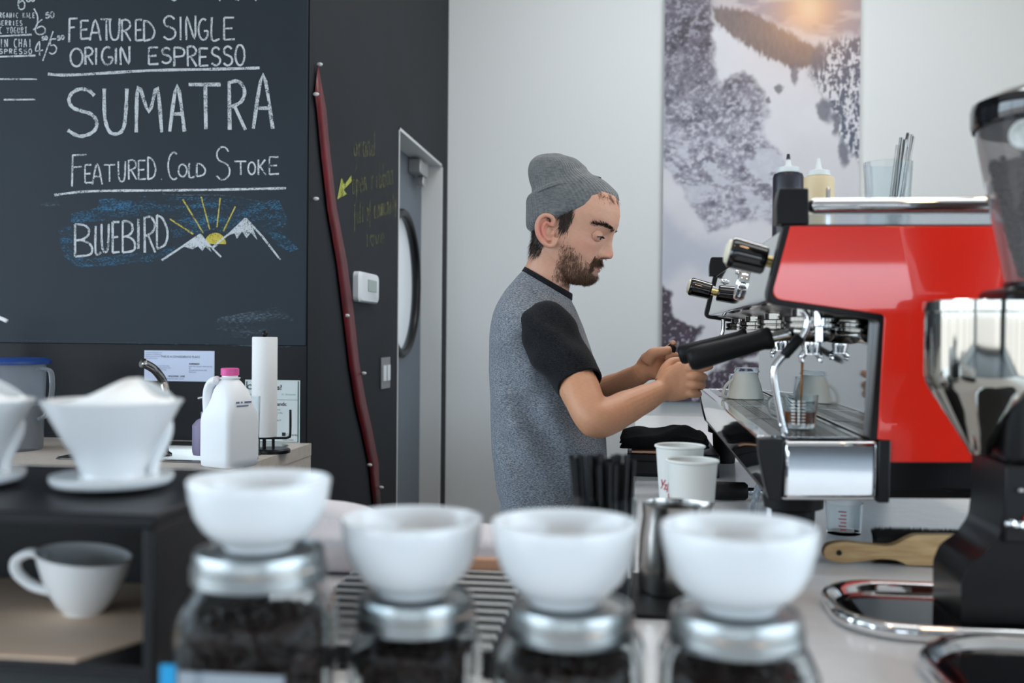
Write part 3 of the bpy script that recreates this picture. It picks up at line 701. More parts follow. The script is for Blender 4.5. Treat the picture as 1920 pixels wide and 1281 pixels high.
for (cx, lr, ly, Y, hb, lab), (bx_, br, bt, bb) in zip(jars, bowls_px):
    c = P(cx, ly, Y); h = c.z-CZ; hw = M(hb, Y)*.98; rot = R(random.Random(cx).uniform(-6, 6)) + (R(8) if cx < 600 else 0)
    loc = (c.x, Y, CZ)
    make_jar('coffee_jar', lab, loc, hw, h, M(lr, Y), rot)
    make_beans(hw, h, loc, rot, {487: 'dark roasted beans filling the large jar beside the display shelf', 781: 'dark roasted beans in the second jar from the display shelf',
               1071: 'dark roasted beans in the third jar from the display shelf', 1380: 'dark roasted beans in the jar standing farthest right'}[cx], M(lr, Y))
    r = M(br, Y); hh = M(bb-bt, Y)*1.02
    bw = MB().lathe(bowl_profile(r, hh), n=72).build('cupping_bowl', 'white_ceramic', None, loc=(P(bx_, ly, Y).x, Y, CZ+h-.001), angle=50)
    tag(bw, {487: 'white ceramic bowl upright on the large jar by the display shelf, set highest', 781: 'white ceramic bowl on the second bean jar, in front of the red ribbon',
             1071: 'white ceramic bowl on the third bean jar, in front of the black straws', 1380: 'white ceramic bowl on the rightmost bean jar, in front of the steel pitcher'}[cx], 'bowl', 'white bowls on the bean jars')
    if cx == 487: JAR1 = (c, hw, h, Y)
c, hw, h, Y = JAR1
lab = thing('jar_label', 'grey printed label with a blue edge stuck on the large jar by the display shelf', 'label', (c.x, Y-hw-.002, CZ+.03))
p0, p1 = P(340, 1256, Y-hw), P(535, 1300, Y-hw)
MB().box((p0.x, Y-hw-.0045, CZ+.02), (p1.x, Y-hw-.0025, p0.z)).build('label_sheet', 'label_grey', lab, world=True)
p0, p1 = P(306, 1242, Y-hw), P(334, 1300, Y-hw)
MB().box((p0.x, Y-hw-.0055, CZ+.01), (p1.x, Y-hw-.0025, p0.z)).build('blue_edge', 'blue_tag', lab, world=True, bevel=.001)

# ---- black display shelf at the left with drippers on top and a cup inside
SY0, SY1 = .76, 1.02
sx1 = P(291, 1000, SY0).x; sz1 = PZ(100, 962, CZ+.2).z
stz = P(150, 962, SY0).z
sh = thing('display_shelf', 'black two-level display shelf box at the left end of the bar', 'shelf', (sx1-.35, (SY0+SY1)/2, CZ))
tk = .011
MB().box((sx1-.72, SY0, stz-tk), (sx1, SY1, stz)).build('top_board', 'black_satin', sh, world=True, bevel=.002)
MB().box((sx1-tk, SY0, CZ), (sx1, SY1, stz-tk)).build('side_board', 'black_satin', sh, world=True, bevel=.002)
MB().box((sx1-.72, SY0, CZ), (sx1-.72+tk, SY1, stz-tk)).build('side_board', 'black_satin', sh, world=True, bevel=.002)
mz = P(150, 1240, SY0+.003).z
MB().box((sx1-.72+tk, SY1-.006, CZ), (sx1-tk, SY1, stz-tk)).build('back_board', 'black_satin', sh, world=True)
MB().box((sx1-.72+tk, SY0+.003, mz-.010), (sx1-tk, SY1-.006, mz-.002)).build('middle_board', 'black_satin', sh, world=True)
bb = [PZ(-380, 1250, mz), PZ(140, 1243, mz), PZ(273, 1158, mz), PZ(273, 1116, mz), PZ(-200, 1090, mz)]
bb = [(-.98, SY0+.006), (PZ(132, 1243, mz).x, SY0+.006), (sx1-tk-.001, PZ(273, 1158, mz).y), (sx1-tk-.001, SY1-.012), (-.98, SY1-.012)]
tag(MB().prism(bb, lambda p: Vector((p[0], p[1], mz-.002)), lambda p: Vector((p[0], p[1], mz))).build('shelf_liner', 'beige_board'), 'pale beige board lying inside the black shelf under the white cup', 'board')
# cup
cc = PZ(158, 1148, mz); cr = M(91, cc.y); ch = P(158, 1040, cc.y).z-mz
cup = thing('coffee_cup', 'white cup with a looped handle inside the black display shelf', 'cup', (cc.x, cc.y, mz))
b = MB(); rings = []
def cuprim(a): return ch*(1+.10*math.cos(a-PI))      # the rim dips away from the handle
for k, (q, zz) in enumerate([(.42, 0), (.46, .004/ch), (.56, .14), (.72, .36), (.86, .62), (.95, .84), (1, 1), (.98, 1.01), (.94, .99), (.89, .84), (.80, .6), (.62, .32), (.40, .12), (.01, .09)]):
    rings.append([Vector((cr*q*math.cos(2*PI*i/48), cr*q*math.sin(2*PI*i/48), zz*lerp(ch, cuprim(2*PI*i/48), zz))) for i in range(48)])
b.loft(rings).build('cup_body', 'cup_white', cup, angle=60)
MB().tube(smooth_path([(-cr*.88, 0, ch*.93), (-cr*1.25, 0, ch*1.0), (-cr*1.60, 0, ch*.86), (-cr*1.58, 0, ch*.64), (-cr*1.2, 0, ch*.42), (-cr*.72, 0, ch*.34)], 8), .0046, 12, flat=(1.0, 1.5)).build('handle', 'cup_white', cup, angle=180)
# pour-over drippers
def dripper(px, py_base, name, label):
    c = PZ(px, py_base, stz); k = M(1, c.y)
    d = thing('pour_over_dripper', label, 'coffee dripper', (c.x, c.y, stz), 0, 'white pour-over drippers on the display shelf')
    b = MB().lathe([(0, .004), (k*60, .004), (k*112, .006), (k*117, .010), (k*117, .014), (k*108, .0145), (k*62, .013), (0, .013)], n=64)
    b.build('saucer', 'white_ceramic', d, angle=60)
    H = k*178
    out = [(k*62, .013), (k*58, .020), (k*60, .2*H), (k*78, .42*H), (k*104, .68*H), (k*128, .93*H), (k*134, .985*H), (k*132, H), (k*124, H)]
    inn = [(k*118, .93*H), (k*95, .68*H), (k*68, .42*H), (k*40, .2*H), (k*10, .1*H), (0, .1*H)]
    MB().lathe(out+inn, n=72).build('cone', 'white_ceramic', d, angle=60)
    # stepped handle down the right side
    hp = smooth_path([(k*88, k*50, .74*H), (k*86, k*50, .58*H), (k*68, k*40, .30*H), (k*64, k*36, .12*H), (k*66, k*38, .016)], 6)
    MB().tube(hp, k*13, 12, flat=(1, .8)).build('handle', 'white_ceramic', d, angle=180)
    # folded paper filter standing up out of the cone
    rg = []
    for q, zz in ((.15, .16), (.70, .62), (.93, .97)):
        rg.append([Vector((k*128*q*math.cos(2*PI*i/64), k*128*q*math.sin(2*PI*i/64), H*zz)) for i in range(64)])
    up = []
    for i in range(64):
        a = 2*PI*i/64; x = math.cos(a)
        hgt = k*46*math.exp(-((x-.36)/.46)**2)+k*3
        up.append(Vector((k*(128*x*.90+4), k*118*math.sin(a)*(.80-.72*math.exp(-((x-.36)/.5)**2)), H*.97+hgt)))
    rg.append(up)
    MB().loft(rg, False, False).build('paper_filter', 'filter_paper', d, angle=180, solid=.0008)
    return d
dripper(211, 917, 'pour_over_dripper', 'white pour-over dripper with paper filter on the black shelf, next to the bowls')
dripper(-70, 912, 'pour_over_dripper', 'white pour-over dripper partly cut off at the left, on the black shelf')

# ---- slatted rack with a white towel behind the bowls
rx0, rx1, ry0, ry1, rz = -.355, -.135, .95, 1.275, CZ+.03
rk = thing('slatted_rack', 'dark slatted drying rack lying behind the white bowls', 'rack', ((rx0+rx1)/2, (ry0+ry1)/2, CZ))
for k in range(11):
    y = lerp(ry0+.012, ry1-.012, k/10)
    MB().box((rx0, y-.006, rz-.006), (rx1, y+.006, rz)).build('slat', 'steel_satin', rk, world=True, bevel=.001)
for x in (rx0, rx1):
    MB().box((x-.006, ry0, CZ), (x+.006, ry1, rz-.006)).build('side_rail', 'black_plastic', rk, world=True, bevel=.001)
MB().box((rx0, ry0+.005, CZ+.0005), (rx1, ry1-.005, CZ+.006)).build('drip_tray', 'black_plastic', rk, world=True)
MB().box((rx0, ry1-.002, CZ+.004), (rx1, ry1+.014, rz+.012)).build('back_rail', 'tan_wood', rk, world=True, bevel=.002)
tw = MB(); rings = []
for i in range(25):
    t = i/24; x = lerp(-.52, rx1-.005, t); hh = lerp(.100, .058, t)*(1+.05*math.sin(9*t)); w = .052*(1+.10*math.sin(7*t+1))
    if i in (0, 24): hh *= .55; w *= .6
    ring = []
    for k in range(20):
        a = 2*PI*k/20; q = .5+.5*math.sin(a)
        ring.append(Vector((x, 1.352+w*math.copysign(abs(math.cos(a))**.7, math.cos(a))+.006*math.sin(5*a+6*t), CZ+.001+hh*q**.8*(1+.06*math.sin(3*a+11*t)))))
    rings.append(ring)
tag(tw.loft(rings).build('rolled_towel', 'towel_white', angle=180), 'rolled white towel lying behind the slatted rack and the bowls', 'towel')

# ---- black mat, steel pitcher, glass of straws
m0, m1 = PZ(1190, 1161, CZ), PZ(1263, 1118, CZ)
mat_ = MB().box((-.085, m0.y, CZ), (.19, 1.385, CZ+.006)).build('bar_mat', 'black_rubber', bevel=.002)
tag(mat_, 'black rubber mat under the steel milk pitcher', 'mat')
pc_ = PZ(1262, 1108, CZ+.006); pk = M(1, pc_.y); PH = P(1262, 944, pc_.y).z-CZ-.006
pit = thing('milk_pitcher', 'steel milk pitcher standing on the black mat behind the rightmost bowl', 'pitcher', (pc_.x, pc_.y, CZ+.006))
rings = []
prof = [(52, 0), (62, .01), (64, .06), (64, .35), (61, .65), (57, .85), (58, .97), (59, 1.0)]
for r_, z_ in prof+[(r_-1.6, z_) for r_, z_ in prof[::-1] if z_ > .005]+[(0.1, .012)]:
    ring = []
    for i in range(64):
        a = 2*PI*i/64; sp = max(0, (z_-.72)/.28)**1.5*16*math.exp(-((math.atan2(math.sin(a-.0), math.cos(a-.0)))/.33)**2)
        ring.append(Vector((pk*(r_+sp)*math.cos(a), pk*(r_+sp*.6)*math.sin(a), PH*(z_+.02*sp/16))))
    rings.append(ring)
MB().loft(rings).build('pitcher_body', 'steel', pit, angle=50)
MB().tube(smooth_path([(-pk*30, pk*50, PH*.86), (-pk*42, pk*92, PH*.84), (-pk*44, pk*96, PH*.4), (-pk*32, pk*56, PH*.16)], 6), pk*6, 10, flat=(.5, 1.4)).build('handle', 'steel', pit, angle=180)
sc_ = Vector((P(1135, 900, 1.16).x, 1.16, CZ)); gk = M(1, 1.16); GH = P(1135, 930, 1.16).z-CZ
gl = MB().lathe([(gk*48, 0), (gk*50, .004), (gk*60, GH), (gk*57.5, GH), (gk*48, .010), (0, .010)], n=48).build('straw_glass', 'thin_glass', None, loc=sc_, angle=50)
tag(gl, 'clear glass holding a bunch of black straws behind the third bowl', 'glass')
rs = random.Random(11); slots = []
while len(slots) < 38:
    a, q = rs.uniform(0, 6.283), math.sqrt(rs.random())
    p = (q*math.cos(a), q*math.sin(a))
    if all((p[0]-o[0])**2+(p[1]-o[1])**2 > .05 for o in slots): slots.append(p)
    elif rs.random() < .002: slots.append(p)
straw0 = None
for i, (a, c_) in enumerate(slots):
    h_ = P(1128, rs.uniform(850, 872), 1.16).z-CZ-.011
    b0 = Vector((a*gk*36, c_*gk*36, .0115)); t0 = Vector((a*gk*60-gk*6, c_*gk*46, .0115+h_))
    dvec = t0-b0
    if straw0 is None:
        straw0 = MB().lathe([(.0030, 0), (.0030, 1), (.0024, 1), (.0024, 0)], n=10, cap0=False, cap1=False).build('straw', 'black_plastic', None)
        o = straw0
    else: o = straw0.copy(); COL.objects.link(o)
    o.rotation_mode = 'QUATERNION'; o.rotation_quaternion = dvec.to_track_quat('Z', 'Y'); o.scale = (1, 1, dvec.length); o.location = sc_+b0
    tag(o, 'thin black drinking straw standing in the bunch behind the third bowl', 'straw', 'black straws bunched in the glass')

# ---- paper cups on the machine counter
def paper_cup(px, rim_py, Y, half, label):
    c = P(px, rim_py, Y); k = M(half, Y); h = c.z-CZ
    o = thing('paper_cup', label, 'paper cup', (c.x, Y, CZ), 0, 'white paper cups in front of the machine')
    MB().lathe([(k*.70, .004), (k*.70, 0), (k*.72, 0), (k*.955, h*.985), (k*.93, h*.985), (k*.69, .008), (0, .008)], n=56).build('cup_wall', 'cup_paper', o, angle=50)
    ro = MB(); ro.tube([(k*.965*math.cos(2*PI*i/56), k*.965*math.sin(2*PI*i/56), h-.0015) for i in range(57)], .0024, 8, caps=False); ro.build('rolled_rim', 'cup_paper', o, angle=180)
    return o
c2 = paper_cup(1298, 862, 1.60, 48.5, 'white paper cup in front of another, behind the steel pitcher')
c1 = paper_cup(1275, 835, 1.725, 46, 'white paper cup with red pen marks, behind the front paper cup')
# red pen marks on the back cup
k = M(46, 1.725); hC = P(1275, 835, 1.725).z-CZ
def on_cup(px, py):
    z = P(px, py, 1.68).z; r = k*lerp(.72, .955, (z-CZ)/hC)+.0004
    x = P(px, py, 1.68).x-c1.location.x; x = max(-r*.99, min(r*.99, x))
    return Vector((c1.location.x+x, c1.location.y-math.sqrt(r*r-x*x), z))
s = Strokes(on_cup, Vector((0, -1, 0)))
for ln in ([(1241, 903), (1243, 915)], [(1248, 903), (1240, 921)], [(1246, 913), (1250, 912), (1246, 921), (1251, 920)], [(1254, 906), (1251, 926)], [(1256, 912), (1258, 920), (1260, 911)], [(1254, 928), (1254, 936), (1258, 936)]): s.line(ln, 1.5)
s.build('pen_mark', 'ink_red', c1)

# ---- knock drawer with a black towel on it, a spare portafilter in front
kb0 = PZ(1175, 893, CZ)
kx0, kx1, ky0, ky1 = P(1176, 870, kb0.y).x, .20, kb0.y, kb0.y+.42
kt = P(1180, 850, kb0.y).z
kd = thing('knock_drawer', 'flat black steel drawer box under the black towel on the machine counter', 'drawer', ((kx0+kx1)/2, (ky0+ky1)/2, CZ))
MB().box((kx0, ky0, CZ), (kx1, ky1, kt)).build('case', 'black_plastic', kd, world=True, bevel=.003)
MB().box((kx0+.004, ky0-.006, CZ+.006), (kx1-.004, ky0-.0005, kt-.018)).build('drawer_front', 'black_satin', kd, world=True, bevel=.002)
MB().box((kx0+.01, ky0+.004, kt), (kx1-.05, ky0+.05, kt+.006)).build('wooden_top', 'tan_wood', kd, world=True, bevel=.001)
rings = []
tx0, tx1 = P(1166, 826, 2.42).x, .172
for i in range(30):
    t = i/29; x = lerp(tx0, tx1, t); w = .085*(1+.08*math.sin(8*t))*(.5 if i in (0, 29) else 1)
    hh = (lerp(.044, .05, t)+.012*math.sin(11*t+.5)*t)*(.55 if i in (0, 29) else 1)
    rings.append([Vector((x+.006*math.sin(4*a_), 2.42+w*math.copysign(abs(math.cos(a_))**.6, math.cos(a_)), kt+.0065+hh*(.5+.5*math.sin(a_))**.7*(1+.12*math.sin(4*a_+9*t)))) for a_ in [2*PI*q/24 for q in range(24)]])
tag(MB().loft(rings).build('folded_towel', 'towel_black', angle=180), 'folded black towel lying on the black drawer box behind the paper cups', 'towel')
sp = thing('portafilter', 'spare portafilter with a black grip lying on the counter behind the paper cups', 'portafilter', (P(1380, 900, 2.05).x, 2.05, CZ))
hz = CZ+.020
p0, p1 = P(1340, 900, 2.05), P(1402, 899, 2.05)
MB().tube([(p0.x-.01, 2.05, hz), (p0.x, 2.05, hz), (p1.x-.006, 2.05, hz), (p1.x, 2.05, hz)], [.012, .0185, .0185, .014], 20).build('grip', 'black_rubber', sp, world=True)
MB().tube([(p1.x, 2.05, hz), (p1.x+.03, 2.05, hz)], .008, 16).build('neck', 'chrome', sp, world=True)
MB().lathe([(0, .002), (.030, .002), (.034, .010), (.034, .045), (.030, .045), (.028, .008), (0, .008)], (p1.x+.062, 2.05, CZ-.001), 32).build('basket_holder', 'chrome', sp, world=True)
# ================================================================== espresso machine
MY0, MY1 = 1.43, 2.72
def mp(px, py, Y=MY0): return P(px, py, Y)
def fx(pts, y0, y1):
    """a side-view outline in photo pixels on the near panel, extruded from depth y0 to y1"""
    q = [mp(a, b) for a, b in pts]
    return [Vector((p.x, y0, p.z)) for p in q], [Vector((p.x, y1, p.z)) for p in q]
def rnd(pts, radii, n=6):
    """round the corners of a polygon (pixel units)"""
    out = []; N = len(pts)
    for i in range(N):
        p = Vector(pts[i]+(0,)); a = Vector(pts[i-1]+(0,)); b = Vector(pts[(i+1) % N]+(0,)); r = radii[i]
        if r == 0: out.append((p.x, p.y)); continue
        u = (a-p).normalized(); w = (b-p).normalized(); p0 = p+u*r; p1 = p+w*r
        for k in range(n+1):
            t = k/n; q = p0*(1-t)**2+p*2*t*(1-t)+p1*t*t; out.append((q.x, q.y))
    return out
RX = mp(2120, 640).x                       # the back of the machine, out of the frame
mroot = thing('espresso_machine', 'big red and chrome espresso machine with black knobs on the white counter', 'espresso machine', (mp(1700, 700).x, (MY0+MY1)/2, CZ))
red = rnd([(1482, 424), (1446, 560), (1659, 590), (1646, 824), (1664, 827), (1664, 867), (2120, 867), (2120, 424)], [2, 22, 8, 0, 2, 2, 2, 2])
blk = rnd([(1471, 420), (1434, 568), (1650, 600), (1633, 826), (1657, 829), (1657, 871), (2124, 871), (2124, 420)], [2, 26, 8, 0, 2, 2, 2, 2])
def side(y, s):
    a, b = fx(red, y, y+s*.014)
    sp_ = thing('side_panel', None, None); bpy.data.objects.remove(sp_)
    MB().loft([a, b]).build('side_panel', 'red_paint', mroot, world=True, bevel=.004, bseg=3, angle=30)
    a, b = fx(blk, y+s*.004, y+s*.034)
    MB().loft([a, b]).build('panel_edging', 'black_plastic', mroot, world=True, bevel=.002, angle=30)
side(MY0, 1); side(MY1, -1)
# head: mirror front, underside, top plate
yi0, yi1 = MY0+.034, MY1-.034
def slab(name, pts, m, y0=None, y1=None, **kw):
    a, b = fx(pts, yi0 if y0 is None else y0, yi1 if y1 is None else y1)
    return MB().loft([a, b]).build(name, m, mroot, world=True, **kw)
slab('front_panel', rnd([(1478, 424), (1444, 562), (1474, 566), (1500, 424)], [0, 12, 0, 0]), 'mirror_steel', angle=25)
slab('head_underside', [(1468, 563), (1655, 592), (1655, 582), (1480, 556)], 'steel')
slab('top_plate', [(1478, 423), (2118, 423), (2118, 430), (1480, 430)], 'steel_satin')
slab('body_core', [(1652, 590), (1640, 830), (1668, 866), (2116, 866), (2116, 432), (1655, 432)], 'black_satin', yi0+.002, yi1-.002)
slab('back_splash', [(1640, 594), (1629, 822), (1640, 822), (1651, 594)], 'mirror_steel')
# cup rail along both short sides
for s_, y in ((1, MY0), (-1, MY1)):
    ya, yb = y+s_*.004, y+s_*.030
    blkp = rnd([(1462, 353), (1516, 353), (1517, 420), (1456, 420), (1455, 382)], [5, 3, 2, 3, 14])
    a, b = fx(blkp, ya-s_*.004, ya+s_*.034); MB().loft([a, b]).build('corner_block', 'black_plastic', mroot, world=True, bevel=.0025)
    a, b = fx([(1517, 369), (2116, 366), (2116, 398), (1517, 399)], ya, yb); MB().loft([a, b]).build('cup_rail', 'chrome', mroot, world=True, bevel=.0112, bseg=6, angle=60)
    a, b = fx([(1517, 400), (2116, 398), (2116, 422), (1517, 422)], ya+s_*.010, yb-s_*.010); MB().loft([a, b]).build('rail_screen', 'clear_plastic', mroot, world=True)
    for kx in range(6):
        p = mp(1560+kx*74, 411)
        MB().lathe([(.006, 0), (.030, .018), (.026, .020), (.0055, .003)], (p.x, y+s_*.075, mp(1560, 422).z), 24, cap0=False, cap1=False).build('cup_dimple', 'steel_satin', mroot, world=True) if False else None
# drip tray housing
cap = rnd([(1421, 823), (1422, 845), (1432, 905), (1441, 937), (1464, 938), (1469, 823)], [3, 12, 20, 3, 0, 0])
for y, s_ in ((MY0-.006, 1), (MY1+.006, -1)):
    a, b = fx(cap, y, y+s_*.03); MB().loft([a, b]).build('tray_end_cap', 'black_plastic', mroot, world=True, bevel=.003, angle=30)
    a, b = fx([(1468, 826), (1648, 826), (1645, 939), (1464, 939)], y+s_*.002, y+s_*.024); MB().loft([a, b]).build('tray_end_plate', 'chrome', mroot, world=True, bevel=.008, bseg=4)
    a, b = fx([(1646, 825), (1669, 825), (1666, 942), (1643, 942)], y, y+s_*.028); MB().loft([a, b]).build('tray_end_strip', 'black_plastic', mroot, world=True, bevel=.002)
ap = rnd([(1422, 823), (1424, 850), (1435, 905), (1444, 936), (1452, 936), (1443, 905), (1433, 850), (1431, 823)], [0, 20, 20, 0, 0, 20, 20, 0])
slab('tray_apron', ap, 'chrome', MY0+.022, MY1-.022, angle=60)
slab('tray_floor', [(1441, 930), (1640, 930), (1640, 938), (1444, 938)], 'black_plastic', MY0+.022, MY1-.022)
slab('tray_basin', [(1436, 842), (1632, 842), (1632, 850), (1437, 850)], 'black_satin', MY0+.024, MY1-.024)
tz = mp(1500, 823).z; tx0 = mp(1424, 823).x; tx1 = mp(1630, 823).x
MB().box((tx0, MY0+.0245, tz-.006), (tx0+.018, MY1-.0245, tz+.001)).box((tx1-.012, MY0+.0245, tz-.006), (tx1, MY1-.0245, tz+.001)).box((tx0+.018, MY0+.0245, tz-.006), (tx1-.012, MY0+.036, tz+.001)).box((tx0+.018, MY1-.036, tz-.006), (tx1-.012, MY1-.0245, tz+.001)).build('tray_frame', 'chrome', mroot, world=True, bevel=.0015)
g = MB(); gx0, gx1 = tx0+.0185, tx1-.0125; gw = gx1-gx0; yy0, yy1 = MY0+.0365, MY1-.0365
def strip(a, b): g.box((gx0+gw*a, yy0, tz-.004), (gx0+gw*b, yy1, tz))
for a, b in ((0, .20), (.40, .62), (.84, 1)): strip(a, b)
for lo, hi in ((.20, .40), (.62, .84)):
    for k in range(3): c_ = lerp(lo, hi, (k+1)/4); g.box((gx0+gw*c_-.0012, yy0, tz-.0036), (gx0+gw*c_+.0012, yy1, tz-.0001))
    n = 100
    for k in range(n+1):
        y = lerp(yy0+.002, yy1-.002, k/n); g.box((gx0+gw*lo, y-.002, tz-.0038), (gx0+gw*hi, y+.002, tz-.0002))
for k in range(1, 4):
    y = lerp(yy0, yy1, k/4); g.box((gx0, y-.004, tz-.0039), (gx1, y+.004, tz+.0012))
g.build('drip_grate', 'steel', mroot, world=True, merge=False)
# feet and base skirt
for fxp, fy_ in ((1507, MY0+.07), (1507, MY1-.08)):
    p = mp(fxp, 940); x = p.x if fy_ < 2 else p.x
    zt = p.z-CZ
    MB().lathe([(0, 0), (.026, 0), (.0275, .004), (.031, zt*.62), (.0315, zt*.74), (.043, zt*.78), (.044, zt*.99), (0, zt*.99)], (x, fy_+.02, CZ), 32).build('foot', 'black_rubber', mroot, world=True)
for fy_ in (MY0+.09, MY1-.08):
    MB().lathe([(0, 0), (.026, 0), (.031, zt*.62), (.043, zt*.78), (.044, zt*1.2), (0, zt*1.2)], (mp(2030, 900).x, fy_, CZ), 32).build('foot', 'black_rubber', mroot, world=True)
slab('base_skirt', [(1668, 868), (2100, 868), (2100, 926), (1668, 926)], 'black_plastic', MY0+.05, yi1)
slab('base_rail', [(1668, 926), (1760, 924), (1860, 936), (2100, 940), (2100, 944), (1668, 941)], 'chrome', MY0+.03, yi1)
# steam knobs and their stems
nrm = (mp(1372, 472)-mp(1440, 489)); nrm = nrm.normalized(); qn = nrm.to_track_quat('Z', 'Y').to_matrix()
for y in (1.52, 2.60):
    b0 = mp(1447, 489, 1.50); b0 = Vector((b0.x, y, b0.z))
    k = thing('x', None, None); bpy.data.objects.remove(k)
    kn = MB().lathe([(0, .006), (.0185, .006), (.0215, .009), (.0235, .050), (.0235, .058), (.021, .0615), (0, .0615)], b0, 32, qn).build('steam_knob', 'black_gloss', mroot, world=True)
    MB().lathe([(0, -.004), (.0085, -.004), (.0085, .007), (0, .007)], b0, 20, qn).build('brass_collar', 'brass', kn, world=True) if False else MB().lathe([(0, -.006), (.0085, -.006), (.0085, .0058), (0, .0058)], b0, 20, qn).build('brass_collar', 'brass', mroot, world=True)
    MB().lathe([(0, .0616), (.019, .0616), (.0175, .0655), (.010, .068), (0, .0685)], b0, 28, qn).build('knob_cap', 'cream', mroot, world=True)
# gauge and brew switches on the mirror front
def on_front(y, t):
    a, b = mp(1478, 424), mp(1444, 562); return Vector((lerp(a.x, b.x, t), y, lerp(a.z, b.z, t)))
fn = (lambda a, b: Vector((a.z-b.z, 0, -(a.x-b.x))).normalized()*-1)(mp(1478, 424), mp(1444, 562))
qf = fn.to_track_quat('Z', 'Y').to_matrix()
g0 = on_front(1.90, .56)
MB().lathe([(0, .006), (.022, .006), (.024, .009), (.029, .009), (.031, .006), (.031, -.002), (0, -.002)], g0, 36, qf).build('pressure_gauge', 'chrome', mroot, world=True)
MB().lathe([(0, .0062), (.0215, .0062), (0, .0066)], g0, 28, qf).build('gauge_face', 'badge_white', mroot, world=True)
for y in (1.62, 1.95, 2.28, 2.61):
    p = on_front(y+.05, .30)
    MB().lathe([(0, 0), (.007, 0), (.007, .003), (.0045, .004), (.0045, .009), (0, .010)], p, 20, qf).build('brew_switch', 'chrome', mroot, world=True)
# group heads and portafilters
GX = P(1521, 620, 1.60).x
hz0 = P(1521, 585, 1.60).z; hz1 = P(1521, 612, 1.60).z
GY = (1.60, 1.93, 2.26, 2.59)
for i, y in enumerate(GY):
    c = (GX, y, 0)
    gh = MB().lathe([(0, hz0+.004), (.030, hz0+.004), (.030, hz0-.006), (.041, hz0-.007), (.043, hz0-.009), (.043, hz0-.015), (.040, hz0-.0165), (.040, hz0-.018), (.044, hz0-.019), (.044, hz0-.024), (.036, hz0-.026), (0, hz0-.026)], c, 40).build('group_head', 'group_chrome', mroot, world=True)
    MB().box((GX-.012, y-.03, hz0-.012), (GX+.060, y+.03, hz0+.012)).build('group_neck', 'group_chrome', mroot, world=True, bevel=.006)
pf0 = None
zf = hz0-.0265
for i, y in enumerate(GY[:2]):
    nm = {0: 'portafilter with black grip locked in the group nearest the camera, pouring coffee', 1: 'portafilter with black grip in the second group, its end by the hands of the person'}[i]
    if pf0 is None:
        pf0 = pf = thing('portafilter', nm, 'portafilter', (GX, y, zf), 0, 'portafilters locked in the machine')
        # the body is built around the origin, its grip pointing to -X and a little down
        MB().lathe([(0, 0), (.036, 0), (.037, -.003), (.037, -.008), (.034, -.013), (.030, -.018), (.020, -.021), (0, -.0215)], n=36).build('basket_holder', 'group_chrome', pf)
        e = P(1290, 676, 1.60)-Vector((GX, 1.60, zf)); e.y = -.004
        st = Vector((-.033, 0, -.008)); n0 = P(1447, 633, 1.60)-Vector((GX, 1.60, zf)); n0.y = 0
        dv = (e-n0)
        MB().tube([st, lerp(st, n0, .5), n0+dv*.05], [.0095, .0085, .0085], 18).build('neck', 'chrome', pf)
        tt = [(0, .0155), (.03, .0175), (.07, .0165), (.12, .0148), (.45, .0160), (.80, .0180), (.94, .0178), (.985, .0150), (1.0, .009)]
        MB().tube([n0+dv*t for t, _ in tt], [r for _, r in tt], 24, flat=(1.05, 1.0)).build('grip', 'black_rubber', pf, angle=50)
        MB().lathe([(0, -.019), (.0145, -.019), (.0150, -.025), (.0125, -.036), (.0125, -.040), (0, -.041)], n=24).build('spout_body', 'chrome', pf)
        for s_ in (-1, 1):
            MB().tube(smooth_path([(s_*.004, 0, -.034), (s_*.011, 0, -.039), (s_*.0145, 0, -.046), (s_*.0130, 0, -.052)], 5), [.0055]*10+[.0042]*6, 10, flat=(1, 1)).build('spout', 'chrome', pf, angle=180)
    else:
        o = dup(pf0, (GX, y, zf), nm); o.rotation_euler = (0, 0, R([0, -5, 2, 0][i]))
# stream of coffee and the measuring glass below
mg = PZ(1499, 803, tz); mk = M(1, mg.y); mh = P(1499, 741, mg.y).z-tz
mgl = thing('measuring_glass', 'small glass measuring cup with white scale catching the coffee on the grate', 'measuring glass', (mg.x, mg.y, tz+.0005))
MB().lathe([(0, 0), (mk*25, 0), (mk*28, .003), (mk*30, mh*.5), (mk*33, mh), (mk*31, mh), (mk*28, mh*.5), (mk*26, .008), (0, .008)], n=40).build('glass_body', 'thin_glass', mgl, angle=50)
MB().tube(smooth_path([(-mk*29, 0, mh*.90), (-mk*50, 0, mh*.90), (-mk*57, 0, mh*.66), (-mk*50, 0, mh*.36), (-mk*28, 0, mh*.22)], 6), mk*3.6, 10).build('handle', 'thin_glass', mgl, angle=180)
sc_m = MB()
for k in range(8):
    z = mh*(.16+.095*k); r = mk*lerp(28, 32, z/mh)+.0006
    for a0, a1 in ((-128, -114), (-106, -98), (-92, -80)):
        pts = [(r*math.cos(R(lerp(a0, a1, t/4))), r*math.sin(R(lerp(a0, a1, t/4)))) for t in range(5)]
        hgt = .0009 if a0 != -106 else .0018
        sc_m.loft([[Vector((x, y, z-hgt)) for x, y in pts], [Vector((x, y, z+hgt)) for x, y in pts]], False, False, False)
sc_m.build('white_scale', 'ink_white', mgl, smooth=False)
tag(MB().lathe([(0, .0085), (mk*25.6, .0085), (mk*27.2, mh*.5), (0, mh*.5)], n=36).build('espresso', 'coffee', None, loc=(mg.x, mg.y, tz+.0005)), 'brown espresso shot half filling the glass measuring cup', 'coffee')
sx_ = GX-.0130; zt_ = zf-.0515; zb_ = tz+mh*.5
tag(MB().tube([(sx_, 1.60, zt_), (sx_-.0005, 1.60, lerp(zt_, zb_, .4)), (lerp(sx_, mg.x, .6), lerp(1.6, mg.y, .6), zb_+.002)], [.0021, .0017, .0014], 10).build('coffee_stream', 'coffee_stream', angle=180), 'thin brown stream of espresso falling from the near spout into the measuring glass', 'coffee stream')
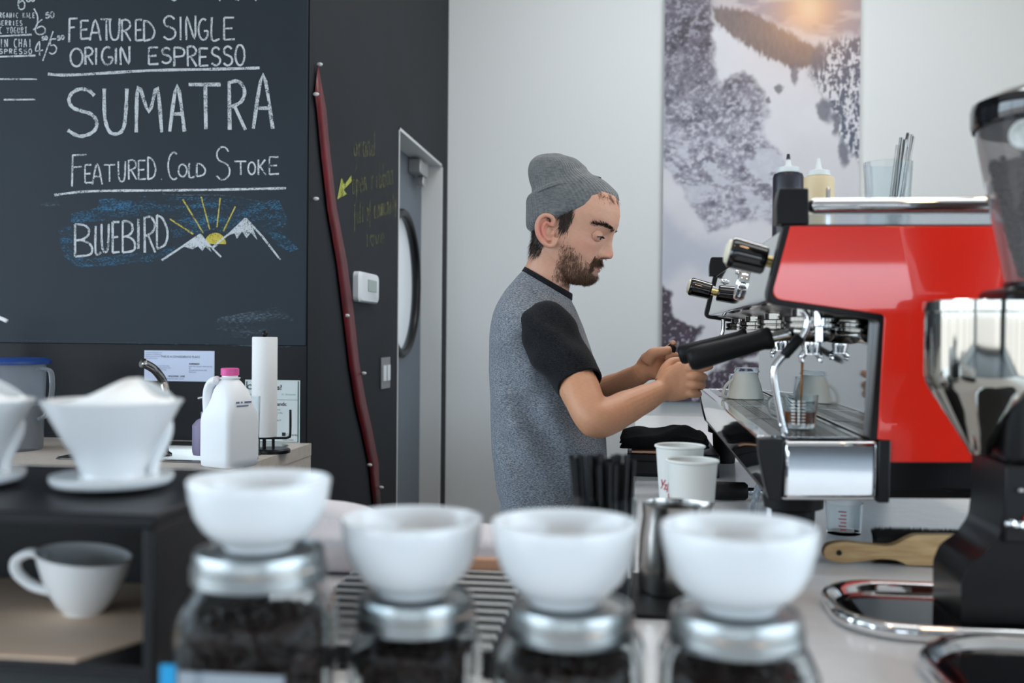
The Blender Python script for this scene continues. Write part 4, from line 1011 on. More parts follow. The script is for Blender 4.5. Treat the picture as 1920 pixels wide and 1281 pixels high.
# upturned cup and shot glasses on the grate
ic = PZ(1397, 748, tz); ik = M(1, ic.y); ih = P(1397, 699, ic.y).z-tz
icup = thing('upturned_cup', 'white coffee cup turned upside down on the drip grate behind the steam wand', 'cup', (ic.x, ic.y, tz+.001))
MB().lathe([(ik*33, 0), (ik*34, .001), (ik*33, ih*.12), (ik*28, ih*.55), (ik*22, ih*.9), (ik*19, ih), (ik*17.5, ih), (ik*17, ih*.96), (0, ih*.95), (0, ih*.9), (ik*20, ih*.88), (ik*26, ih*.55), (ik*31, ih*.12)], n=44, cap0=False, cap1=False).build('cup_body', 'cup_cream', icup, angle=50)
MB().tube(smooth_path([(-ik*22, -.012, ih*.74), (-ik*36, -.018, ih*.5), (-ik*42, -.022, ih*.12), (-ik*33, -.016, ih*.05), (-ik*30, -.014, ih*.22)], 6), ik*2.8, 10).build('handle', 'cup_cream', icup, angle=180)
sg_ = MB().lathe([(ik*23, 0), (ik*23.5, .001), (ik*20.5, .010), (0, .010), (0, .0085), (ik*19, .0085), (ik*22, 0)], n=36, cap0=False, cap1=False).build('glass_saucer', 'thin_glass', None, loc=(ic.x+.003, ic.y, tz+ih+.0015))
tag(sg_, 'clear glass dish turned over on the base of the upturned white cup', 'dish')
s2 = PZ(1383, 741, tz); sk2 = M(1, s2.y)
tag(MB().lathe([(sk2*17, 0), (sk2*18, .001), (sk2*16, sk2*38), (0, sk2*39), (0, sk2*36), (sk2*14.5, sk2*35), (sk2*16.5, 0)], n=32, cap0=False, cap1=False).build('shot_glass', 'thin_glass', None, loc=(s2.x, s2.y, tz+.001)), 'small clear shot glass upside down behind the handle of the upturned cup', 'glass')
# steam wands
def wand(y, pts, gr, label_y):
    q = [P(a, b, y) for a, b in pts]
    MB().tube(smooth_path(q, 8), .0052 if y < 2 else .0052, 12).build('steam_wand', 'chrome', mroot, world=True, angle=180)
    q = [P(a, b, y) for a, b in gr]
    MB().tube([lerp(q[0], q[1], t) for t in (0, .08, .92, 1)], [.006, .0078, .0078, .006], 14).build('wand_sleeve', 'black_rubber', mroot, world=True)
wand(1.50, [(1506, 582), (1514, 600), (1508, 624), (1488, 650), (1462, 675), (1451, 697), (1455, 735), (1465, 790), (1472, 814)], [(1502, 632), (1469, 668)], 0)
wand(2.62, [(1356, 598), (1355, 622), (1347, 636), (1318, 650), (1290, 660), (1282, 668)], [(1345, 636), (1284, 664)], 0)
# hot water tap beside the near group
hx = P(1528, 600, 1.56)
MB().lathe([(.009, hz0), (.009, hz0-.022), (.0065, hz0-.024), (.0065, hz0-.046), (0, hz0-.046)], (hx.x+.004, 1.548, 0), 20).build('water_tap', 'chrome', mroot, world=True)
# ---- things on top of the machine
top = mp(1500, 422).z
def squeeze(px, Y, rpx, tip_py, sh_py, label, m):
    c = P(px, 400, Y); k = M(1, Y); o = thing('squeeze_bottle', label, 'squeeze bottle', (c.x, Y, top), 0, 'squeeze bottles on the machine')
    zs = P(px, sh_py, Y).z-top; zt = P(px, tip_py, Y).z-top
    MB().lathe([(0, 0), (k*rpx*.97, 0), (k*rpx, .003), (k*rpx, zs-.006), (k*rpx*.93, zs), (k*rpx*.66, zs+.001), (k*rpx*.66, zs+.004), (0, zs+.004)], n=36).build('bottle_body', m, o)
    MB().lathe([(k*rpx*.72, zs+.0025), (k*rpx*.74, zs+.004), (k*rpx*.70, zs+k*12), (k*rpx*.25, zs+k*15), (k*rpx*.20, zs+k*17), (k*rpx*.09, zt), (0, zt)], n=32).build('nozzle_top', 'bottle_top', o)
    return o
o = squeeze(1477, 1.86, 27.5, 290, 327, 'dark sauce squeeze bottle with white top, left of the cream one on the machine', 'sauce_dark')
MB().lathe([(M(5.6, 1.86), -M(22, 1.86)), (M(2.6, 1.86), 0), (0, .0005)], (0, 0, P(1477, 289, 1.86).z-top), 16).build('nozzle_tip', 'sauce_dark', o)
squeeze(1534, 1.98, 28, 297, 333, 'cream coloured squeeze bottle on the machine, right of the dark one', 'sauce_cream')
q0 = P(1553, 360, 1.62); MB().lathe([(0, 0), (.003, 0), (.0035, .06), (.002, .062), (0, .062)], (q0.x, 1.62, P(1553, 352, 1.62).z-.062), 12).build('rail_pin', 'chrome', mroot, world=True)
tb_ = P(1664, 365, 1.80); k = M(1, 1.80); th_ = P(1664, 306, 1.80).z-top
tg = MB()
rings = []
for r_, z_ in ((33, 0), (35, .004), (42.5, th_), (40.5, th_), (33, .009), (.01, .009)):
    rings.append([Vector((k*r_*math.cos(2*PI*i/40)*(1+.012*(i % 4 == 0)), k*r_*math.sin(2*PI*i/40)*(1+.012*(i % 4 == 0)), z_)) for i in range(40)])
tag(tg.loft(rings).build('tumbler', 'thin_glass', None, loc=(tb_.x, 1.80, top), angle=20), 'clear glass tumbler holding metal straws on top of the red machine', 'glass')
s0 = None
for i, (bx_, by_, tx_, ty_) in enumerate(((1668, -.004, 1690, 258), (1673, .004, 1697, 262), (1662, .01, 1703, 250), (1678, -.012, 1708, 252), (1680, .012, 1712, 256), (1659, -.012, 1684, 272))):
    b0 = Vector((P(bx_, 365, 1.80).x, 1.80+by_, top+.0105)); t0 = P(tx_, ty_, 1.80+by_*2.2); dv = t0-b0
    if s0 is None: o = s0 = MB().lathe([(.0032, 0), (.0032, 1), (.0026, 1), (.0026, 0)], n=12, cap0=False, cap1=False).build('metal_straw', 'straw_steel')
    else: o = s0.copy(); COL.objects.link(o)
    o.rotation_mode = 'QUATERNION'; o.rotation_quaternion = dv.to_track_quat('Z', 'Y'); o.scale = (1, 1, dv.length); o.location = b0
    tag(o, 'shiny metal straw leaning in the tumbler on top of the machine', 'straw', 'metal straws in the tumbler')
# ---- things on the counter below the machine
br0 = PZ(1545, 1050, CZ+.004); by = br0.y
def bp(px, py): p = P(px, py, by); return (p.x, p.z)
br = thing('counter_brush', 'wooden handled counter brush with black bristles lying below the machine', 'brush', (P(1690, 1040, by).x, by, CZ))
up_ = smooth_path([Vector((a, b, 0)) for a, b in ((1542, 1026), (1550, 1012), (1580, 1006), (1620, 1010), (1660, 1013), (1680, 1009), (1705, 996), (1730, 993), (1830, 994), (1900, 996))], 6)
dn_ = smooth_path([Vector((a, b, 0)) for a, b in ((1900, 1049), (1830, 1049), (1710, 1050), (1692, 1046), (1676, 1040), (1650, 1038), (1620, 1041), (1580, 1045), (1555, 1041), (1544, 1034))], 6)
poly = [bp(p.x, p.y) for p in up_+dn_]
lowest = min(p[1] for p in poly); poly = [(p[0], p[1]-lowest+CZ+.002) for p in poly]
MB().loft([[Vector((x, by-.009, z)) for x, z in poly], [Vector((x, by+.009, z)) for x, z in poly]]).build('brush_handle', 'wood', br, world=True, bevel=.004, bseg=3)
hp_ = bp(1571, 1026); MB().tube([(hp_[0], by-.0095, hp_[1]-lowest+CZ+.002), (hp_[0], by+.0095, hp_[1]-lowest+CZ+.002)], .0042, 14).build('hang_hole', 'bristle', br, world=True)
bm_ = MB(); rb_ = random.Random(5)
x0_, x1_ = bp(1648, 1000)[0], bp(1900, 1000)[0]; zt_ = poly[len(up_)//2][1]
for k in range(4200):
    x = rb_.uniform(x0_, x1_); y = by+.010+rb_.uniform(0, .03); L_ = rb_.uniform(.018, .027); zb = zt_-.0
    e = Vector((x+rb_.uniform(-.006, .006), y+rb_.uniform(-.004, .01), zb+L_*.75)); w = .001
    bm_.add([(x-w, y, zb), (x+w, y, zb), (x, y+w, zb), e], [(0, 1, 3), (1, 2, 3), (2, 0, 3)])
bm_.box((x0_, by+.0095, zt_-.034), (x1_, by+.04, zt_+.007))
bm_.build('bristles', 'bristle', br, world=True, smooth=False, merge=False)
mgp = PZ(1582, 1000, CZ); kk = M(.72, mgp.y)
mgl2 = thing('measuring_jug', 'clear glass measuring jug with red markings under the machine', 'measuring jug', (mgp.x, mgp.y, CZ))
MB().lathe([(0, 0), (kk*40, 0), (kk*42, .003), (kk*46, kk*78), (kk*44, kk*78), (kk*40, .006), (0, .006)], n=36).build('glass_body', 'thin_glass', mgl2)
rm_ = MB()
for k in range(6):
    z = kk*(16+k*9); r = kk*lerp(42, 46, z/(kk*78))+.0007
    pts = [(r*math.cos(R(a)), r*math.sin(R(a))) for a in (-118, -112, -106, -100, -94)] if k % 2 else [(r*math.cos(R(a)), r*math.sin(R(a))) for a in (-112, -106, -100, -94)]
    rm_.loft([[Vector((x, y, z-.0009)) for x, y in pts], [Vector((x, y, z+.0009)) for x, y in pts]], False, False, False)
rm_.build('red_scale', 'ink_red', mgl2, smooth=False)
hs = MB().tube(smooth_path([PZ(1412, 992, CZ+.010), P(1414, 950, 1.98), P(1422, 915, 1.96), P(1436, 906, 1.95), P(1450, 912, 1.95), P(1458, 935, 1.96)], 8), .007, 12).build('drain_hose', 'clear_plastic', mroot, world=True, angle=180)

# ================================================================== grinders at the right
def tray(name, label, px0, py_back, py_front, pz, x_right):
    y1, y0 = PZ(1600, py_back, pz).y, PZ(1700, py_front, pz).y
    return y0, y1
tzz = CZ+.018
def grinder_tray(y0, y1, x0, x1, label, cat='tray'):
    o = thing('grinder_tray', label, cat, ((x0+x1)/2, (y0+y1)/2, CZ), 0, 'chrome rimmed trays on the counter')
    cx, cy, hx_, hy_ = (x0+x1)/2, (y0+y1)/2, (x1-x0)/2, (y1-y0)/2
    def rg(g, z, r): return [Vector((cx+p[0], cy+p[1], z)) for p in rrect(hx_-g, hy_-g, r, 10)]
    r = min(hx_, hy_)*.75
    MB().loft([rg(.004, CZ+.0005, r), rg(0, CZ+.005, r), rg(0, CZ+.014, r), rg(.003, CZ+.019, r), rg(.008, CZ+.019, r*.96), rg(.012, CZ+.013, r*.94), rg(.016, CZ+.007, r*.92)], True, False).build('chrome_rim', 'chrome', o, world=True, angle=60)
    MB().loft([rg(.0125, CZ+.0045, r*.94), rg(.0125, CZ+.0075, r*.94)]).build('tray_floor', 'black_gloss', o, world=True)
    return o
ty0, ty1 = PZ(1700, 1180, CZ+.016).y, PZ(1600, 1086, CZ+.018).y
tx0_ = PZ(1546, 1120, CZ+.018).x
grinder_tray(ty0, ty1, tx0_, tx0_+.52, 'black tray with a chrome rim under the grinder, beside the wooden brush')
uy1 = PZ(1800, 1186, CZ+.018).y; ux0 = PZ(1727, 1235, CZ+.018).x
grinder_tray(uy1-.26, min(uy1, ty0-.004), ux0, ux0+.5, 'chrome rimmed black tray nearest the camera in the lower right corner')
GYc = (ty0+ty1)/2
gr = thing('coffee_grinder', 'black coffee grinder with chrome doser and bean hopper at the right edge', 'coffee grinder', (P(1900, 1100, GYc).x, GYc, CZ+.008))
gk = M(1, GYc)
def gp(px, py): return P(px, py, GYc)
ax = gp(1962, 600).x
# base and column
a = [(1776, 1058), (1782, 1042), (1850, 1000), (1856, 930), (1856, 880), (1852, 860), (1856, 560), (2070, 560), (2070, 1160), (1800, 1160), (1776, 1150)]
def gx2(pts, h0, h1): q = [gp(*p) for p in pts]; return [Vector((p.x, GYc+h0, max(p.z, CZ+.0085))) for p in q], [Vector((p.x, GYc+h1, max(p.z, CZ+.0085))) for p in q]
bs = [(1777, 1072), (1790, 1040), (1822, 1018), (1846, 985), (1852, 940), (1854, 860), (2060, 860), (2060, 1150), (1777, 1150)]
A, B = gx2(rnd(bs, [8, 12, 10, 14, 10, 0, 0, 0, 6]), -.05, .06)
MB().loft([A, B]).build('base', 'black_plastic', gr, world=True, bevel=.010, bseg=4)
A, B = gx2([(1858, 540), (2060, 540), (2060, 870), (1858, 870)], -.055, .06)
MB().loft([A, B]).build('motor_housing', 'black_plastic', gr, world=True, bevel=.014, bseg=4)
A, B = gx2([(1852, 862), (1894, 862), (1896, 1000), (1850, 1000)], -.058, -.046)
MB().loft([A, B]).build('front_plate', 'black_satin', gr, world=True, bevel=.002)
for px, py, r_, m in ((1876, 905, 4.5, 'steel'), (1860, 965, 9, 'chrome'), (1876, 968, 9, 'chrome')):
    p = gp(px, py); MB().lathe([(0, 0), (gk*r_, 0), (gk*r_*.9, .004), (0, .006)], (p.x, GYc-.058, p.z), 20, Matrix.Rotation(R(90), 3, 'X')).build('screw', m, gr, world=True)
p = gp(1888, 958); MB().sphere((p.x, GYc-.060, p.z), (gk*5, .004, gk*9), 16, 10).build('red_light', 'lamp_red', gr, world=True)
# chrome doser: drum and cone
dc = gp(1834, 640); dyc = GYc-.012
prof = [(0, 850), (14, 850), (18, 848), (22, 838), (84, 735), (92, 718), (95, 700), (95, 588), (97, 585), (97, 567), (93, 565), (0, 566)]
MB().lathe([(gk*r_, gp(1834, py).z) for r_, py in prof], (dc.x, dyc, 0), 64).build('doser_drum', 'doser_steel', gr, world=True, angle=24)
A, B = gx2([(1875, 700), (1906, 700), (1906, 850), (1880, 838), (1866, 780)], -.04, .03); MB().loft([A, B]).build('drum_bracket', 'mirror_steel', gr, world=True, bevel=.004)
def on_drum(px, py, dr=.0006):
    z = gp(px, py).z; x = P(px, py, dyc-.05).x-dc.x; r = gk*95+dr; x = max(-r*.995, min(r*.995, x)); return Vector((dc.x+x, dyc-math.sqrt(r*r-x*x), z))
s = Strokes(on_drum, Vector((0, -1, 0)))
for x0, x1 in ((1742, 1749), (1749, 1757)): s.poly([(x0, 598), (x1, 598), (x1, 640), (x0, 640)])
s.build('drum_sticker', 'badge_white', gr)
s = Strokes(lambda a, b: on_drum(a, b, .0014), Vector((0, -1, 0)))
s.poly([(1744, 606), (1754, 606), (1754, 614), (1744, 614)]); s.poly([(1744, 622), (1754, 622), (1754, 625), (1744, 625)]); s.poly([(1744, 629), (1754, 629), (1754, 632), (1744, 632)])
s.build('sticker_print', 'ink_dark', gr)
# pull handle
p0, p1 = gp(1866, 548), gp(1926, 550)
MB().tube([(p0.x, dyc-.02, p0.z), (p0.x+.004, dyc-.02, p0.z), (p1.x, dyc-.02, p1.z)], [.003, .0046, .0046], 14).build('dosing_lever', 'black_rubber', gr, world=True)
MB().tube([(p1.x-.014, dyc-.015, p1.z), (p1.x-.014, dyc-.01, gp(1900, 570).z)], .003, 10).build('lever_pin', 'chrome', gr, world=True)
# hopper
hc = gp(1990, 400).x
HP = [(85, 542), (92, 520), (110, 420), (134, 290), (143, 232), (146, 205)]
outer = [(gk*r_, gp(1990, py).z) for r_, py in HP]; inner = [(r_-.0025, z) for r_, z in outer[::-1]]
MB().lathe(outer+inner, (hc, GYc, 0), 56, cap0=False, cap1=False).build('hopper', 'hopper_smoke', gr, world=True, angle=60)
MB().lathe([(gk*146, gp(1990, 240).z), (gk*149, gp(1990, 232).z), (gk*150, gp(1990, 205).z), (gk*147, gp(1990, 192).z), (gk*120, gp(1990, 176).z), (0, gp(1990, 170).z), (0, gp(1990, 200).z), (gk*140, gp(1990, 212).z), (gk*141, gp(1990, 240).z)], (hc, GYc, 0), 56, cap0=False, cap1=False).build('hopper_lid', 'black_gloss', gr, world=True)
MB().lathe([(0, gp(1990, 545).z), (gk*92, gp(1990, 545).z), (gk*92, gp(1990, 530).z), (0, gp(1990, 528).z)], (hc, GYc, 0), 40).build('hopper_collar', 'black_plastic', gr, world=True)
pb = P(1922, 252, GYc-gk*118); qd = Vector((-.45, -1, 0)).normalized().to_track_quat('Z', 'Y').to_matrix()
MB().lathe([(0, 0), (gk*24, 0), (gk*25, .002), (gk*22, .004), (gk*17, .004), (gk*16, .003), (0, .0032)], pb, 32, qd).build('hopper_badge', 'badge_white', gr, world=True)
hb = MB(); rr = random.Random(9)
BP = [(64, 520), (70, 500), (90, 425), (114, 320), (116, 304)]
bo = [(gk*r_, gp(1990, py).z) for r_, py in BP]
hb.lathe([(0, bo[0][1])]+[(r_-.005, z) for r_, z in bo]+[(0, bo[-1][1])], (hc, GYc, 0), 30)
for k in range(900):
    t = rr.random(); py = lerp(515, 300, t); r_ = interp(py, sorted([(b, a) for a, b in BP]))[0]*gk-.003; a = rr.uniform(PI*.75, PI*1.8)
    hb.sphere((hc+r_*math.cos(a), GYc+r_*math.sin(a), gp(1990, py).z), (.0055, .0038, .0034), 7, 4, Matrix.Rotation(rr.uniform(0, 6), 3, 'Z') @ Matrix.Rotation(rr.uniform(0, 6), 3, 'X'))
tag(hb.build('coffee_beans', 'bean', None, merge=False), 'dark coffee beans inside the tall hopper of the grinder', 'coffee beans', None, 'stuff')
# ================================================================== the barista
PYM = 2.40                                  # the depth of his middle
PK = PYM/FPX
base = P(1035, 900, PYM)
person = thing('person', 'person in grey beanie and grey t-shirt with black sleeves, standing at the espresso machine', 'person', (base.x, PYM, 0))

# ---- head: a grid of horizontal sections in the head's own frame (x forward, y to his left, z up; units of one pixel at PYM)
TILT, YAW = R(19), R(9)
O_ = P(1075, 455, PYM)
cf = Vector((math.cos(YAW)*math.cos(TILT), -math.sin(YAW)*math.cos(TILT), -math.sin(TILT)))
cu = Vector((math.cos(YAW)*math.sin(TILT), -math.sin(YAW)*math.sin(TILT), math.cos(TILT)))
cl = cu.cross(cf)
def H(x, y, z): return O_+(cf*x+cl*y+cu*z)*PK
def hpx(px, py):
    dx, dy = px-1075, py-455; return (math.cos(TILT)*dx+math.sin(TILT)*dy, math.sin(TILT)*dx-math.cos(TILT)*dy)
ZT = [(-74, 2, -14, 8), (-71, 30, -34, 22), (-67, 48, -42, 31), (-62, 57.5, -50, 37), (-55, 64, -56, 41.5), (-47, 66, -60, 45), (-40, 62.5, -64, 48), (-33, 63.5, -67, 50), (-26, 63.0, -70, 52),
      (-18, 62.5, -74, 54.5), (-10, 60, -78, 57), (4, 58.5, -83, 59), (20, 59.5, -86, 60), (33, 62.5, -88, 60.5), (45, 67, -89, 61), (57, 70, -89, 61), (75, 66.5, -86, 59.5), (90, 60, -79, 55.5), (104, 49, -66, 46), (112, 28, -46, 31), (116, -6, -16, 6)]
NT = [(-14, 0), (-11.5, 4), (-9, 12.5), (-5.5, 19.5), (0, 21), (4, 20.5), (12, 15.5), (20, 11), (28, 6.0), (34, 2.4), (40, .6), (46, 0)]   # nose above the face line
NW = [(-14, 13), (-9, 13.5), (-4, 13), (4, 10.5), (12, 8.5), (20, 7.5), (34, 7.5), (46, 9)]
PW = [(-74, .95), (-40, .98), (-20, 1.15), (0, 1.35), (25, 1.5), (42, 1.35), (60, 1.12), (116, 1.0)]
def gsn(v, s): return math.exp(-(v/s)**2)
def face_pt(z, th):
    F, B, W = interp(z, ZT)
    c, s = math.cos(th), math.sin(th)
    xc = lerp(-12, -18, max(0, min(1, (z+20)/60)))
    y = W*math.copysign(abs(s)**.88, s)
    x = xc+((F-xc)*math.copysign(abs(c)**interp(z, PW)[0], c) if c > 0 else (xc-B)*math.copysign(abs(c)**.9, c))
    if c > 0:
        ay = abs(y)
        nw = interp(z, NW)[0]; nh = interp(z, NT)[0]
        q = max(0, 1-(ay/(nw*1.35))**2.3)
        x += nh*q**1.5+3.0*gsn(ay, 7)*gsn(z-34, 9)
        x += 5.0*gsn(ay-12.5, 4.6)*gsn(z+3.5, 6.0)            # wings of the nose
        x -= 3.5*gsn(ay-7.5, 3.2)*gsn(z+10.5, 2.6)-0.0               # nostrils
        x -= 4.6*gsn(ay-27, 11)*gsn(z-26, 8.0)               # eye sockets
        x -= 3.5*gsn(ay-13, 6)*gsn(z-31, 8)                  # inner corner
        x += 3.0*gsn(ay-24, 17)*gsn(z-47, 6.5)               # brow
        x += 3.2*gsn(ay-38, 13)*gsn(z-6, 11)                 # cheekbone
        x -= 2.6*gsn(ay-37, 11)*gsn(z+26, 12)                # cheek hollow
        x += 3.4*gsn(y, 15)*gsn(z+25.5, 3.4)+3.2*gsn(y, 13)*gsn(z+34.5, 3.6)-2.6*gsn(y, 20)*gsn(z+30.2, 1.7)-1.6*gsn(y, 4)*gsn(z+18, 4)   # lips
        x -= 1.6*gsn(ay-20, 4)*gsn(z+30, 5)
    return x, y
NZH, NTH = 190, 200
def theta(i):
    t = i/NTH*2-1                             # -1..1
    return PI*math.copysign(abs(t)**1.35, t)
hm = MB(); rings = []
for j in range(NZH+1):
    z = lerp(-74, 116, j/NZH)
    ring = []
    for i in range(NTH):
        x, y = face_pt(z, theta(i)); ring.append(H(x, y, z))
    rings.append(ring)
body = MB()
body.loft(rings)
# ears: rim, hollow, lobe
def ear(side):
    e = lambda px, py, o: H(hpx(px, py)[0]+math.tan(YAW)*(60+o)*.95, side*(60.0+o), hpx(px, py)[1])
    path = smooth_path([e(1040, 428, 4), e(1043, 417, 6), e(1038, 410, 9), e(1028, 407.5, 11), e(1018.5, 413, 14), e(1013, 426, 15), e(1014.5, 441, 14), e(1021, 453, 11), e(1030, 461, 9), e(1038, 463.5, 6), e(1044, 459, 3), e(1045, 449, 1)], 5)
    n = len(path)
    body.tube(path, [PK*(4.2 if i < n*.75 else lerp(4.2, 6.0, (i-n*.75)/(n*.25))) for i in range(n)], 10)
    body.tube(smooth_path([e(1037, 425, 5), e(1030, 420, 8), e(1024, 428, 11), e(1024, 440, 10), e(1030, 450, 7), e(1037, 453, 4)], 5), PK*3.0, 8)
    pl = [e(1040, 425, -3), e(1038, 412, 3), e(1028, 410, 8), e(1019, 416, 11), e(1015, 427, 13), e(1016.5, 441, 12), e(1023, 452, 8), e(1031, 459, 4), e(1040, 460, 1), e(1044, 450, -2)]
    inn = cl*(-side*PK*7)
    body.loft([pl, [p+inn for p in pl]])
    body.tube([e(1042, 436, 0), e(1041, 443, 6), e(1040, 449, 3)], [PK*3, PK*4, PK*3], 8)
ear(-1); ear(1)
# neck
ne = lambda a, b, w, t: (P(*a, PYM), P(*b, PYM), w)
nk = MB()
def ellring(A, B, w, n=40, pw=1.0):
    c = (A+B)/2; h = (B-A)/2
    return [c+h*math.copysign(abs(math.cos(2*PI*i/n))**pw, math.cos(2*PI*i/n))+Vector((0, 1, 0))*w*math.copysign(abs(math.sin(2*PI*i/n))**pw, math.sin(2*PI*i/n)) for i in range(n)]
nseg = [((1000, 440), (1075, 500), .054), ((995, 462), (1073, 520), .057), ((992, 482), (1068, 532), .060), ((985, 502), (1067, 552), .062), ((972, 522), (1074, 572), .072), ((950, 556), (1082, 590), .12), ((934, 600), (1090, 612), .155)]
body.loft([ellring(P(*a, PYM), P(*b, PYM), w) for a, b, w in nseg])
# trunk under the clothes
TR = [((1035-96, 600), (1035+50, 600), .15), ((940, 640), (1096, 640), .155), ((940, 720), (1104, 720), .145), ((946, 820), (1108, 820), .13), ((956, 920), (1112, 920), .125), ((958, 1000), (1112, 1000), .14), ((945, 1060), (1112, 1060), .16)]
body.loft([ellring(P(*a, PYM), P(*b, PYM), w) for a, b, w in TR])
hipz = P(1030, 1060, PYM).z
def leg_pts(s): return [Vector((base.x-.02, PYM+s*.085, hipz+.03)), Vector((base.x, PYM+s*.095, hipz-.15)), Vector((base.x+.02, PYM+s*.10, .47)), Vector((base.x-.02, PYM+s*.105, .30)), Vector((base.x-.03, PYM+s*.11, .09))]
for s in (-1, 1):
    body.tube(smooth_path(leg_pts(s), 5), [.088]*6+[.075]*4+[.056]*4+[.052]*4+[.036]*3, 20)
    body.tube(smooth_path([Vector((base.x-.06, PYM+s*.11, .05)), Vector((base.x+.04, PYM+s*.12, .045)), Vector((base.x+.15, PYM+s*.125, .03))], 5), [.036, .038, .04, .04, .04, .04, .038, .036, .032, .028, .02], 14)
# arms
def chain(pts, n=5, seg=22, flat=None):
    """pts: (px, py, Y, radius in px at that depth)"""
    c = smooth_path([P(a, b, Y) for a, b, Y, _ in pts], n)
    rr = [M(r, Y) for _, _, Y, r in pts]; rad = []
    for i in range(len(pts)-1):
        for k in range(n): t = k/n; t = t*t*(3-2*t); rad.append(lerp(rr[i], rr[i+1], t))
    rad.append(rr[-1]); body.tube(c, rad, seg, flat=flat)
chain([(1022, 612, 2.27, 32), (1040, 646, 2.215, 37), (1062, 686, 2.16, 38.5), (1084, 724, 2.115, 38.5), (1099, 758, 2.08, 36.5), (1110, 780, 2.062, 35), (1124, 787, 2.062, 35.5), (1143, 780, 2.085, 35), (1170, 766, 2.12, 32), (1204, 750, 2.155, 27), (1232, 736, 2.19, 21.5), (1246, 729, 2.205, 20), (1262, 721, 2.212, 12)])
body.sphere(P(1113, 790, 2.06), M(31, 2.06), 24, 16)
chain([(1030, 614, 2.52, 32), (1052, 660, 2.58, 36), (1078, 724, 2.62, 35), (1094, 764, 2.63, 32)])
chain([(1090, 756, 2.63, 31), (1100, 762, 2.62, 31), (1140, 735, 2.50, 29), (1172, 718, 2.42, 24), (1197, 703, 2.36, 20), (1210, 694, 2.348, 18), (1224, 686, 2.348, 10)])
# right hand: palm, four fingers, thumb
def fist(ctrs, Yb):
    rg = []
    for (px, py, hh, th, Y, ang) in ctrs:
        u = Vector((math.sin(R(ang)), 0, math.cos(R(ang)))); v = Vector((0, 1, 0)); c = P(px, py, Y)
        rg.append([c+u*(M(hh, Y)*math.copysign(abs(math.cos(2*PI*i/28))**.75, math.cos(2*PI*i/28)))+v*(th*math.copysign(abs(math.sin(2*PI*i/28))**.8, math.sin(2*PI*i/28))) for i in range(28)])
    body.loft(rg)
fist([(1226, 739, 9, .010, 2.188, -28), (1234, 736, 17, .016, 2.193, -26), (1246, 730, 23, .020, 2.20, -20), (1258, 722, 31, .020, 2.21, -12), (1272, 715, 36, .019, 2.215, -4), (1286, 713, 36, .0175, 2.215, 2), (1298, 713, 32, .015, 2.215, 5), (1304, 713, 25, .010, 2.217, 6)], 2.2)
def finger(pts, seg=14): chain(pts, 5, seg)
finger([(1282, 693, 2.212, 8.4), (1297, 690, 2.201, 8.8), (1318, 689.5, 2.206, 8.2), (1328, 687.5, 2.21, 7.4), (1336, 685.5, 2.213, 5.2)])
finger([(1286, 707, 2.210, 8), (1300, 705.5, 2.198, 8.6), (1313, 705.5, 2.210, 7.9), (1319, 707, 2.236, 7.6), (1312, 709, 2.256, 8), (1300, 710, 2.260, 6.5)])
finger([(1284, 722, 2.212, 8), (1298, 722, 2.200, 8.4), (1311, 721.8, 2.211, 7.7), (1316.5, 723, 2.236, 7.4), (1309, 725, 2.255, 7.6), (1298, 725, 2.259, 6.2)])
finger([(1280, 737, 2.214, 7.5), (1294, 738.5, 2.205, 7.8), (1305, 738, 2.215, 7.2), (1309.5, 739, 2.235, 6.8), (1303, 739, 2.250, 6.8), (1294, 738, 2.253, 5.6)])
finger([(1240, 716, 2.215, 13), (1247, 696, 2.225, 11.5), (1257, 682, 2.236, 9.6), (1268, 678, 2.244, 8.6), (1278, 679, 2.250, 7.6), (1284, 681, 2.253, 5.5)])
# left hand: palm toward the camera, thumb on top, fingers round the dark grip
fist([(1190, 708, 8, .009, 2.37, -34), (1198, 702, 16, .015, 2.36, -34), (1208, 694, 22, .019, 2.352, -33), (1217, 688, 27, .020, 2.348, -28), (1227, 683, 29, .018, 2.35, -20), (1237, 681, 27, .015, 2.355, -12), (1246, 680, 21, .011, 2.36, -8)], 2.35)
finger([(1212, 680, 2.335, 13), (1222, 665, 2.328, 11.5), (1236, 660, 2.324, 9.4), (1248, 658, 2.326, 8.4), (1258, 655, 2.33, 6.2)])
finger([(1236, 668, 2.365, 9), (1250, 658, 2.372, 8.4), (1259, 650, 2.368, 7.4), (1262, 645, 2.355, 6.4), (1262, 642, 2.345, 4.4)])
finger([(1240, 682, 2.360, 9), (1258, 676, 2.370, 8.6), (1266, 668, 2.360, 7.8), (1258, 667, 2.338, 7.2), (1246, 669, 2.330, 6.0)])
finger([(1238, 694, 2.358, 9), (1256, 690, 2.366, 8.4), (1264, 684, 2.356, 7.6), (1256, 682, 2.336, 7), (1246, 683, 2.332, 5.6)])
finger([(1234, 704, 2.355, 8.4), (1250, 702, 2.362, 7.8), (1257, 697, 2.352, 7.2), (1250, 694, 2.335, 6.6), (1242, 695, 2.332, 5.4)])
raw = body.build('person_raw', 'white_matte', None, smooth=False)
rmod = raw.modifiers.new('union', 'REMESH'); rmod.mode = 'VOXEL'; rmod.voxel_size = .0017; rmod.adaptivity = 0
sm = raw.modifiers.new('smooth', 'SMOOTH'); sm.factor = .5; sm.iterations = 3
dg = bpy.context.evaluated_depsgraph_get(); dg.update()
bme = bpy.data.meshes.new_from_object(raw.evaluated_get(dg)); bpy.data.objects.remove(raw)
bme.transform(Matrix.Translation(-Vector(person.location)))
bme.materials.clear()
bm_s = bmesh.new(); bm_s.from_mesh(bme)
